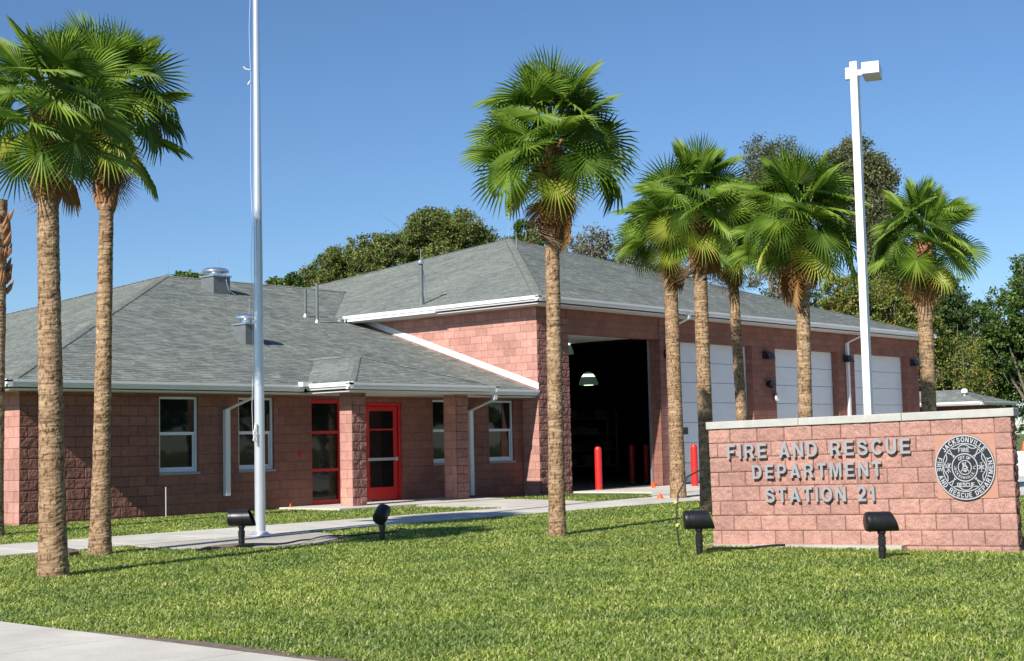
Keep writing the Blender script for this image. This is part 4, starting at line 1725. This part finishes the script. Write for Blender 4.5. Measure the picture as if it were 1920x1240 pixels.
def palm(base, ht, r0, r1, label, seed, scale=1.0, n=34, rot=0, skirt=5, neck=1.0, dark_share=.3, elmin=-14):
    rng = random.Random(seed)
    t_ = thing('palm_tree', label, 'palm tree', base, 'fan palms around the fire station')
    top = palm_trunk(base, ht, r0, r1, t_, seed, True, neck)
    hub = top + Vector((0, 0, neck - .12))

    def put(kind, az, el, roll, s_, name, zo=0.0):
        me = rng.choice(FAN[kind])
        o = bpy.data.objects.new(name, me)
        COL.objects.link(o)
        o.parent = t_
        ORIGIN[o] = ORIGIN[t_]
        o.location = hub - Vector(base) + Vector((0, 0, zo))
        o.rotation_mode = 'QUATERNION'
        q_ = Matrix.Rotation(az, 3, 'Z') @ Matrix.Rotation(-el, 3, 'Y') @ Matrix.Rotation(roll, 3, 'X')
        o.rotation_quaternion = q_.to_quaternion()
        o.scale = (s_, s_, s_)
    for i in range(n):
        f = i / (n - 1.)
        az = rot + i * 2.39996 + rng.uniform(-.15, .15)
        el = R(80 - (80 - elmin) * f) + rng.uniform(-.10, .10)
        kind = 'young' if f < .20 else ('dark' if rng.random() < dark_share * (.4 + f) else 'green')
        if f > .90 and rng.random() < .3:
            kind = 'yellow'
        put(kind, az, el, rng.choice((-1, 1)) * rng.uniform(.1, 1.25) * (1 - .35 * f), scale * rng.uniform(.90, 1.08) * (.92 if f < .12 else 1), 'frond', .15 - .50 * f)
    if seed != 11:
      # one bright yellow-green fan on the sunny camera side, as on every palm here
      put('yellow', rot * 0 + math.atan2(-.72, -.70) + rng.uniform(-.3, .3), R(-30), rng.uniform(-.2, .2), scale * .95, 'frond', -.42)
    for i in range(skirt):
        az = rng.uniform(0, 6.28) if i else math.atan2(-.95, .1)
        put('dead' if i % 2 == 0 else 'straw', az, R(-52 - rng.uniform(0, 28)), rng.uniform(-.8, .8), scale * rng.uniform(.8, .95), 'dead_frond', -.42 - .06 * i)
    return t_


palm((-19.564, -9.417, -.17), 4.72, .185, .122, 'thickest palm, leftmost one with a full crown, its foot in the near lawn', 11, .80, 34, .3, 3, .98, .25, -24)
palm((-17.514, -7.214, -.13), 5.10, .165, .095, 'second palm from the left, slimmer trunk with hanging dead fronds by the walk', 12, .92, 40, 1.1, 6, 1.38, .25, -18)
palm((-11.269, -10.35, -.18), 4.95, .145, .108, 'tall palm with dead orange fronds standing alone mid-lawn before the bay corner', 13, 1.05, 40, 2.0, 8, 1.45, .25, -18)
palm((-.472, -5.245, -.1), 5.6, .20, .16, 'palm at the edge of the apron, just right of the open bay', 14, 1.0, 38, .7, 5, 1.05)
palm((-4.192, -8.531, -.15), 5.1, .17, .135, 'palm rising behind the left end of the sign wall', 15, 1.0, 40, 1.9, 6, 1.25)
palm((-.27, -7.01, -.15), 5.25, .14, .115, 'slim shaded palm between the second and third bay doors', 16, 1.0, 30, 2.6, 5, 1.1)
palm((-4.70, -11.09, -.18), 4.45, .15, .125, 'palm behind the middle of the sign wall, before the third bay door', 17, 1.04, 42, 3.4, 7, 1.25, .25, -18)
palm((.664, -11.14, -.18), 4.40, .16, .155, 'rightmost palm, short crown with a big orange boot bulge, right of the light pole', 18, .96, 32, 4.3, 6, 1.45)
# headless trunk cut by the left edge of the photo
ct = thing('palm_tree', 'bare ragged palm trunk without a crown at the far left by the building corner', 'palm tree', (-16.42, -2.36, -.05), 'fan palms around the fire station')
tp = palm_trunk((-16.42, -2.36, -.05), 5.7, .175, .115, ct, 19, False)
q = MB()
for k in range(40):
    an = k * 2.4
    zz_ = -1.6 + 1.3 * random.random()
    o_ = Vector((math.cos(an), math.sin(an), 0))
    a_ = tp + Vector((0, 0, zz_)) + o_ * .09
    q.tube([a_, a_ + o_ * .07 + Vector((0, 0, .08)), a_ + o_ * (.09 + .05 * random.random()) + Vector((0, 0, .22))], [.05, .04, .008], 6)
q.build('leaf_boots', M['boot'], ct, True)


# ------------------------------------------------------------------ background trees
def tree(name, label, cat, c, rx, rz, mat, nleaf, leaf=.22, seed=0, group='trees beyond the fire station', trunk_r=.22, density=.8, lobes=12, deciduous=False):
    rng = np.random.default_rng(seed)
    cx, cy, cz = c
    base = (cx, cy, -.1)
    t_ = thing(name, label, cat, base, group)
    # limbs
    q = MB()
    fork = cz - rz * .75
    q.tube([(cx, cy, -.3), (cx + .1, cy, fork * .5), (cx, cy + .1, fork)], [trunk_r * 1.25, trunk_r, trunk_r * .8], 9)
    L = []
    for i in range(lobes):
        a_ = rng.random() * 6.283
        zz_ = rng.uniform(-.75, .95)
        rr = math.sqrt(max(.05, 1 - zz_ * zz_)) * rng.uniform(.25, .80)
        p = np.array([cx + rx * rr * math.cos(a_), cy + rx * rr * math.sin(a_), cz + rz * zz_ * .8])
        L.append(p)
        m_ = (np.array([cx, cy, fork]) * .5 + p * .5) + rng.normal(0, .15, 3) * rx * .3
        q.tube([(cx, cy, fork - .2), tuple(m_), tuple(p)], [trunk_r * .5, trunk_r * .28, trunk_r * .08], 6)
        for _ in range(3):
            e_ = p + rng.normal(0, 1, 3) * np.array([rx, rx, rz]) * .28
            q.tube([tuple((m_ + p) / 2), tuple((p + e_) / 2 + rng.normal(0, .1, 3)), tuple(e_)], [trunk_r * .14, trunk_r * .09, trunk_r * .03], 5)
    q.build('trunk', M['bark_tree'], t_, True)
    L = np.array(L)
    # twigs' leaf clusters on the shells of the lobes
    ncl = max(40, nleaf // 34)
    li = rng.integers(0, len(L), ncl)
    dirs = rng.normal(0, 1, (ncl, 3))
    dirs /= np.linalg.norm(dirs, axis=1)[:, None]
    rad = rng.uniform(.55, 1.0, ncl) ** .6
    lr = np.array([rx, rx, rz]) * .36
    cl = L[li] + dirs * rad[:, None] * lr
    keep = (((cl - np.array(c)) / np.array([rx, rx, rz])) ** 2).sum(1) < 1.5
    cl = cl[keep]
    per = int(nleaf / len(cl))
    pos = np.repeat(cl, per, 0) + rng.normal(0, 1, (len(cl) * per, 3)) * np.array([.17, .17, .13]) * (rx / 2.4) ** .35 * density
    n = len(pos)
    a_ = rng.normal(0, 1, (n, 3))
    a_ /= np.linalg.norm(a_, axis=1)[:, None]
    b_ = np.cross(a_, rng.normal(0, 1, (n, 3)))
    b_ /= np.linalg.norm(b_, axis=1)[:, None]
    s_ = leaf * rng.uniform(.55, 1.2, n)[:, None]
    V = np.stack([pos - a_ * s_ * .5, pos + b_ * s_ * .27, pos + a_ * s_ * .5, pos - b_ * s_ * .27], 1).reshape(-1, 3)
    F = np.arange(n * 4).reshape(-1, 4)
    raw_mesh('crown', V, F, mat, t_, False, uv=None)
    return t_


tree('oak_tree', 'broad olive-brown tree highest above the low end of the bay roof', 'tree', (46.4, 47.5, 14.9), 4.6, 3.6, M['leaf_olive'], 70000, .21, 1, lobes=26)
tree('oak_tree', 'olive tree stepping down left of the highest olive crown behind the roof valley', 'tree', (39.8, 47.7, 13.0), 3.2, 3.2, M['leaf_olive'], 40000, .20, 2, lobes=20)
tree('oak_tree', 'small olive tree behind the two thin roof vent pipes', 'tree', (37.2, 49.8, 12.9), 2.8, 2.7, M['leaf_olive'], 26000, .20, 3)
tree('leafy_tree', 'tip of a dark green tree just right of the flagpole above the low roof', 'tree', (32.6, 48.5, 11.6), 1.7, 1.3, M['leaf_green'], 8000, .25, 4)
tree('leafy_tree', 'tip of a green tree between the ridge rod and the silver roof vent', 'tree', (22.3, 45.1, 10.8), 1.7, 1.05, M['leaf_green'], 7000, .25, 5)
tree('leafy_tree', 'fresh green tree just left of the middle palm trunk behind the bay peak', 'tree', (55.8, 47.2, 16.3), 2.6, 2.9, M['leaf_green'], 11000, .30, 6)
tree('bare_tree', 'grey thin-leaved tree right behind the bay peak', 'tree', (57.6, 42.3, 14.4), 3.2, 3.4, M['leaf_grey'], 9000, .26, 7, density=1.4)
tree('bare_tree', 'grey twiggy tree left of the palm by the open bay', 'tree', (56.2, 36.5, 12.9), 3.3, 3.6, M['leaf_grey'], 11000, .26, 8, density=1.4)
tree('tall_tree', 'sparse dark top between the two crowded palm crowns', 'tree', (62.1, 29.0, 18.2), 3.2, 5.3, M['leaf_dark'], 20000, .20, 9, density=1.4)
tree('tall_tree', 'tall brownish tree behind the upper light pole', 'tree', (60.3, 20.6, 17.2), 3.4, 4.6, M['leaf_dark'], 40000, .21, 10, lobes=18, density=1.2)
tree('tall_tree', 'brownish tree below the tall one, right of the light pole', 'tree', (54.3, 16.0, 10.4), 2.8, 4.2, M['leaf_dark'], 30000, .19, 11, density=1.2)
tree('bare_tree', 'grey-green tree just above the bay roof between the palm trunks', 'tree', (48.3, 20.0, 10.2), 3.6, 3.2, M['leaf_grey'], 22000, .20, 12)
tree('leafy_tree', 'bright bushy tree with reddish leaves over the low end of the bay roof', 'tree', (40.2, 11.3, 6.8), 2.4, 2.9, M['leaf_bright'], 26000, .17, 13, lobes=16)
tree('leafy_tree', 'bright green bushy tree left of the rightmost palm trunk', 'tree', (43.7, 10.3, 6.9), 2.5, 3.6, M['leaf_bright'], 26000, .17, 14, lobes=16)
tree('dense_tree', 'dense dark tree just right of the rightmost palm trunk', 'tree', (50.8, 11.5, 6.2), 2.7, 4.7, M['leaf_deep'], 30000, .20, 15, lobes=18)
tree('dense_tree', 'dense dark tree with pale bare stems above the low outbuilding', 'tree', (50.4, 8.6, 5.3), 2.8, 4.7, M['leaf_deep'], 30000, .20, 16, lobes=18)
tree('leafy_tree', 'green tree filling the right edge of the photo below the sky gap', 'tree', (49.9, 5.6, 6.3), 2.8, 4.8, M['leaf_green'], 30000, .20, 17, lobes=18)
tree('leafy_tree', 'lighter green bush at the right edge just above the sign wall', 'tree', (35.0, -3.4, 2.0), 1.9, 2.6, M['leaf_green'], 24000, .15, 18)
tree('leafy_tree', 'small twiggy tree with pale branches behind the outbuilding roof', 'tree', (46.0, 8.0, 3.4), 2.1, 3.2, M['leaf_bright'], 11000, .16, 19, density=1.4, trunk_r=.3)
tree('dense_tree', 'shaded dark tree closing the gap behind the bay wall end', 'tree', (60.2, 25.0, 6.4), 5.5, 5.2, M['leaf_deep'], 30000, .27, 20, lobes=20)
tree('dense_tree', 'wide dark tree far back at the right, under the others', 'tree', (67.0, 17.5, 4.2), 6.8, 6.0, M['leaf_deep'], 40000, .28, 21, lobes=22)
tree('dense_tree', 'dark tree far back between the grey trees and the bay roof', 'tree', (58.0, 34.0, 10.0), 6.0, 3.4, M['leaf_dark'], 26000, .27, 22, lobes=18)
tree('dense_tree', 'dark tree at the right edge behind the lighter green bush', 'tree', (58.0, 4.0, 4.2), 4.4, 5.0, M['leaf_deep'], 30000, .24, 23, lobes=18)

rt_ = tree('reflection_tree', 'added dark tree out of view, there to darken the reflections in the station windows', 'tree', (30, -42, 5.0), 5.0, 4.6, M['leaf_deep'], 9000, .5, 40, 'added unseen trees that darken the window reflections', lobes=14)  # added out of view so the window glass reflects something dark
for (x_, y_, s_) in ((5, -27, .8), (11, -37, 1.0), (18, -33, .9), (42, -48, 1.1), (55, -60, 1.25), (36, -30, 1.0), (50, -38, 1.15)):
    c_ = rt_.copy()
    COL.objects.link(c_)
    c_.location = (x_, y_, -.1)
    c_.rotation_euler = (0, 0, x_)
    c_.scale = (s_, s_, s_)
    for ch in list(rt_.children):
        k_ = ch.copy()
        COL.objects.link(k_)
        k_.parent = c_

# ------------------------------------------------------------------ small things
def cone(loc, label, h=.30, r=.13, lying=False):
    t_ = thing('marker_flag', label, 'marker', loc, 'orange markers near the walk')
    q = MB()
    x, y, z = loc
    ax = (1, -.3, .15) if lying else (0, 0, 1)
    q.lathe((x, y, z + (.08 if lying else 0)), [(r, 0), (r * .9, .02), (r * .25, h), (.02, h + .01)], 14, ax)
    q.build('cone_body', M['orange'], t_, True)


cone((3.95, -1.35, -.02), 'orange marker lying at the threshold of the open bay', .15, .09, True)
cone((-.95, -5.05, -.07), 'orange marker on the walk just left of the palm at the apron', .12, .09)
cone((-8.3, -.35, -.05), 'tiny orange marker against the wall left of the red sidelight', .14, .04)
# traffic cone on white barrier at the far right
br = thing('barrier', 'white concrete barrier seen past the right end of the sign wall', 'barrier', (15.8, -7.3, -.2))
q = MB()
P = [(-.3, 0), (.3, 0), (.3, .1), (.14, .35), (.10, .92), (-.10, .92), (-.14, .35), (-.3, .1)]
d1 = Vector((.75, -.66, 0))
d2 = Vector((.66, .75, 0))
pts = []
for s_ in (0.0, 3.0):
    for a_, z_ in P:
        p = Vector((15.45, -6.95, -.2)) + d1 * s_ + d2 * a_ + Vector((0, 0, z_))
        pts.append(p)
q.add(pts, [tuple(range(7, -1, -1)), tuple(range(8, 16))] + [(i, (i + 1) % 8, 8 + (i + 1) % 8, 8 + i) for i in range(8)])
q.build('barrier_body', M['barrier'], br)
tc = thing('traffic_cone', 'orange traffic cone standing on the white barrier', 'traffic cone', (15.8, -7.25, .72))
q = MB()
q.lathe((15.8, -7.25, .725), [(.10, 0), (.10, .015), (.075, .02), (.02, .30), (.01, .31)], 18)
q.build('cone_body', M['orange'], tc, True)

# paper, cable, dirt, pvc marker, bag
q = MB()
g_ = []
for i in range(5):
    for j in range(4):
        g_.append((-7.15 + .12 * i + random.uniform(-.02, .02), -1.25 + .1 * j + random.uniform(-.02, .02), .03 + random.uniform(0, .09)))
q.add(g_, [(a_ * 4 + b_, (a_ + 1) * 4 + b_, (a_ + 1) * 4 + b_ + 1, a_ * 4 + b_ + 1) for a_ in range(4) for b_ in range(3)])
tag(q.build('crumpled_paper', M['paper']), 'crumpled white paper on the porch slab by the column', 'litter')
q = MB()
path = []
for i in range(40):
    x = -16.6 + i * .12
    y = -8.25 + .18 * math.sin(i * .35) + (.012 * i)
    path.append((x, y, gz(x, y) + .055 + .01 * math.sin(i * .9)))
q.tube(path, .010, 6)
path2 = [(p[0] + .05, p[1] + .06 * math.sin(k * .2) + .05, p[2] + .005) for k, p in enumerate(path)]
q.tube(path2, .008, 6)
tag(q.build('power_cable', M['rubber'], None, True), 'black cable pair lying across the flagpole pad between two floodlights', 'cable')
q = MB()
path = [(-13.15 + .09 * k, -14.40 - .05 * k + .03 * math.sin(k * 1.1), gz(0, -14.4) + .075 + .012 * math.sin(k * .8)) for k in range(12)]
q.tube(path, .016, 8)
tag(q.build('power_cable', M['rubber'], None, True), 'black cable running from the floodlight to the left end of the sign', 'cable')
q = MB()
path = [(-12.25, -13.35, -.2), (-12.27, -13.32, .15), (-12.22, -13.33, .55), (-12.05, -13.38, .78), (-11.85, -13.44, .86)]
q.tube(path, .012, 8)
vine = q.build('conduit_hose', M['rubber'], None, True)
tag(vine, 'thin dark curved hose rising beside the left end of the sign', 'hose')
for k, (dx_, dz_) in enumerate(((0, .30), (.02, .42), (-.05, .10))):
    q = MB()
    c_ = Vector((-12.27 + dx_, -13.34, dz_ + .02))
    for j in range(3):
        dd_ = Vector((random.uniform(-1, 1), random.uniform(-1, 1), random.uniform(-.3, .6))).normalized() * .07
        pp = dd_.orthogonal().normalized() * .016
        q.add([c_, c_ + dd_ * .5 + pp, c_ + dd_, c_ + dd_ * .5 - pp], [(0, 1, 2, 3)])
    q.build('yellow_tag', M['yellow_leaf'], None)
    vo = bpy.context.scene.objects[-1]
tags = [o for o in bpy.data.objects if o.name.startswith('yellow_tag')]
for o in tags:
    o.parent = vine
q = MB()
q.tube([(-11.52, -.30, -.1), (-11.53, -.31, .58)], .012, 8)
tag(q.build('survey_stake', M['pvc'], None, True), 'thin grey stake standing at the wall below the first window', 'stake')
q = MB()
q.tube([(-13.95, -.35, -.1), (-13.96, -.36, .50)], .012, 8)
tag(q.build('survey_stake', M['pvc'], None, True), 'thin grey stake at the wall between the building corner and the thickest palm', 'stake')


def clod(loc, s_, label, mat, name='soil_clod', cat='soil'):
    rng = np.random.default_rng(int(abs(loc[0] * 100)))
    q = MB()
    n1, n2 = 8, 14
    P, F = [], []
    for i in range(n1 + 1):
        for j in range(n2):
            a_, b_ = math.pi * i / n1, 2 * math.pi * j / n2
            r_ = 1 + .35 * (rng.random() - .5)
            P.append((loc[0] + s_[0] * r_ * math.sin(a_) * math.cos(b_), loc[1] + s_[1] * r_ * math.sin(a_) * math.sin(b_), loc[2] + s_[2] * r_ * math.cos(a_)))
    for i in range(n1):
        for j in range(n2):
            F.append((i * n2 + j, (i + 1) * n2 + j, (i + 1) * n2 + (j + 1) % n2, i * n2 + (j + 1) % n2))
    q.add(P, F)
    tag(q.build(name, mat, None, True), label, cat)


clod((-18.05, -7.0, -.10), (.36, .16, .10), 'mound of dark soil between the two left palm trunks', M['soil'])
clod((-15.9, -7.95, -.11), (.55, .10, .05), 'low ridge of dry soil along the edge of the flagpole pad', M['soil'])

# ------------------------------------------------------------------ grass
def grass(n, r_lo, r_hi, a_lo, a_hi, seed):
    rng = np.random.default_rng(seed)
    r_ = r_lo + (r_hi - r_lo) * rng.random(n) ** 1.15
    th = YAW + a_lo + (a_hi - a_lo) * rng.random(n)
    x = CAM.x + r_ * np.sin(th)
    y = CAM.y + r_ * np.cos(th)

    def inside(poly):
        ins = np.zeros(n, bool)
        m_ = len(poly)
        for i in range(m_):
            (xa, ya), (xb, yb_) = poly[i], poly[(i + 1) % m_]
            c_ = ((ya > y) != (yb_ > y)) & (x < (xb - xa) * (y - ya) / (yb_ - ya + 1e-12) + xa)
            ins ^= c_
        return ins
    jx = rng.normal(0, .03, n)
    bad = (y + jx > -6.31) & (y + jx < -4.45) & (x < 1.3)
    bad |= inside([(-5.75, -4.47), (-2.95, -4.47), (-2.7, -3.6), (-2.9, -1.95), (-5.9, -1.95), (-6.3, -2.25), (-6.15, -3.3)])
    bad |= inside([(-8.4, -2.03), (-3.0, -2.03), (-3.0, 0), (-8.4, 0)])
    bad |= inside([(-16.4, -6.0), (-16.45, -7.15), (-15.9, -7.92), (-15.2, -8.34), (-14.35, -8.36), (-13.65, -8.02), (-13.2, -7.5), (-12.95, -6.9), (-12.9, -6.0)])
    bad |= inside([(1.35, 0), (1.75, -2.9), (.3, -3.9), (-.45, -4.46), (-.1, -5.6), (1.3, -6.6), (3.0, -9.0), (4.2, -14), (4.4, -60), (60, -60), (60, 0)])
    bad |= (x + jx * .6 < -22.10)
    bad |= (y > -.02) & (x > -14.6)
    bad |= (y > -.56) & (x > 0)
    su = (x - SO.x) * ue.x + (y - SO.y) * ue.y
    sw = (x - SO.x) * ns.x + (y - SO.y) * ns.y
    bad |= (su > -.14) & (su < SL + .08) & (sw > -SD - .12) & (sw < .16 + jx)
    # thin worn strip along the sidewalk edge
    bad |= (x < -21.98 + .07 * np.sin(y * 3.1) + .03 * np.sin(y * 11) + jx * .7) & (y < -14.2)
    k = ~bad
    x, y, r_ = x[k], y[k], r_[k]
    n = len(x)
    z = gz_np(y) - .012
    seam = np.minimum(np.abs(((x + .1 * np.sin(y * 2.3)) / 1.22) % 1 - .5), np.abs(((y + .08 * np.sin(x * 2.9)) / .61 + .5 * np.floor(x / 1.22)) % 1 - .5))
    thin = (.5 + .5 * np.sin(x * 1.31 + 2.0 * np.sin(y * .83))) * (.5 + .5 * np.sin(y * 1.17 + 1.6 * np.sin(x * 1.07)))
    kk = rng.random(n) > (.42 * (seam < .035) + .34 * (thin > .72))
    x, y, r_, z, seam = x[kk], y[kk], r_[kk], z[kk], seam[kk]
    n = len(x)
    clump = .55 + .45 * np.sin(x * 5.1 + 1.7 * np.sin(y * 3.7)) * np.sin(y * 4.3 + 1.3 * np.sin(x * 4.9))
    h = (.026 + .028 * rng.random(n)) * (.85 + .25 * clump) * (1 + (r_ - 9) * .012)
    w = .0042 * (1 + (r_ - 8) * .050) * rng.uniform(.7, 1.3, n)
    az = rng.random(n) * 6.283
    dx, dy = np.cos(az), np.sin(az)
    lean = h * rng.uniform(.4, 1.7, n)
    px, py = -dy * w, dx * w
    z0 = z
    V = np.empty((n, 5, 3), np.float32)
    V[:, 0] = np.stack([x - px, y - py, z0], 1)
    V[:, 1] = np.stack([x + px, y + py, z0], 1)
    V[:, 2] = np.stack([x + px * .85 + dx * lean * .38, y + py * .85 + dy * lean * .38, z0 + h * .68], 1)
    V[:, 3] = np.stack([x - px * .85 + dx * lean * .38, y - py * .85 + dy * lean * .38, z0 + h * .68], 1)
    V[:, 4] = np.stack([x + dx * lean, y + dy * lean, z0 + h * (1.05 - .25 * rng.random(n))], 1)
    b_ = (np.arange(n) * 5)[:, None]
    quads = b_ + np.array([[0, 1, 2, 3]])
    tris = b_ + np.array([[3, 2, 4]])
    loops = np.concatenate([quads, tris], 1).reshape(-1).astype(np.int32)
    tot = np.tile(np.array([4, 3], np.int32), n)
    st_ = np.concatenate([[0], np.cumsum(tot)[:-1]]).astype(np.int32)
    me = bpy.data.meshes.new('grass')
    me.vertices.add(n * 5)
    me.vertices.foreach_set("co", V.reshape(-1))
    me.loops.add(len(loops))
    me.loops.foreach_set("vertex_index", loops)
    me.polygons.add(len(tot))
    me.polygons.foreach_set("loop_start", st_)
    me.polygons.foreach_set("loop_total", tot)
    me.update(calc_edges=True)
    me.materials.append(M['grass'])
    o = bpy.data.objects.new('grass', me)
    COL.objects.link(o)
    return o


g = grass(1150000, 6.5, 36, -.52, .50, 5)
tag(g, 'short green lawn grass around the walk, palms and sign', 'grass', kind='stuff')
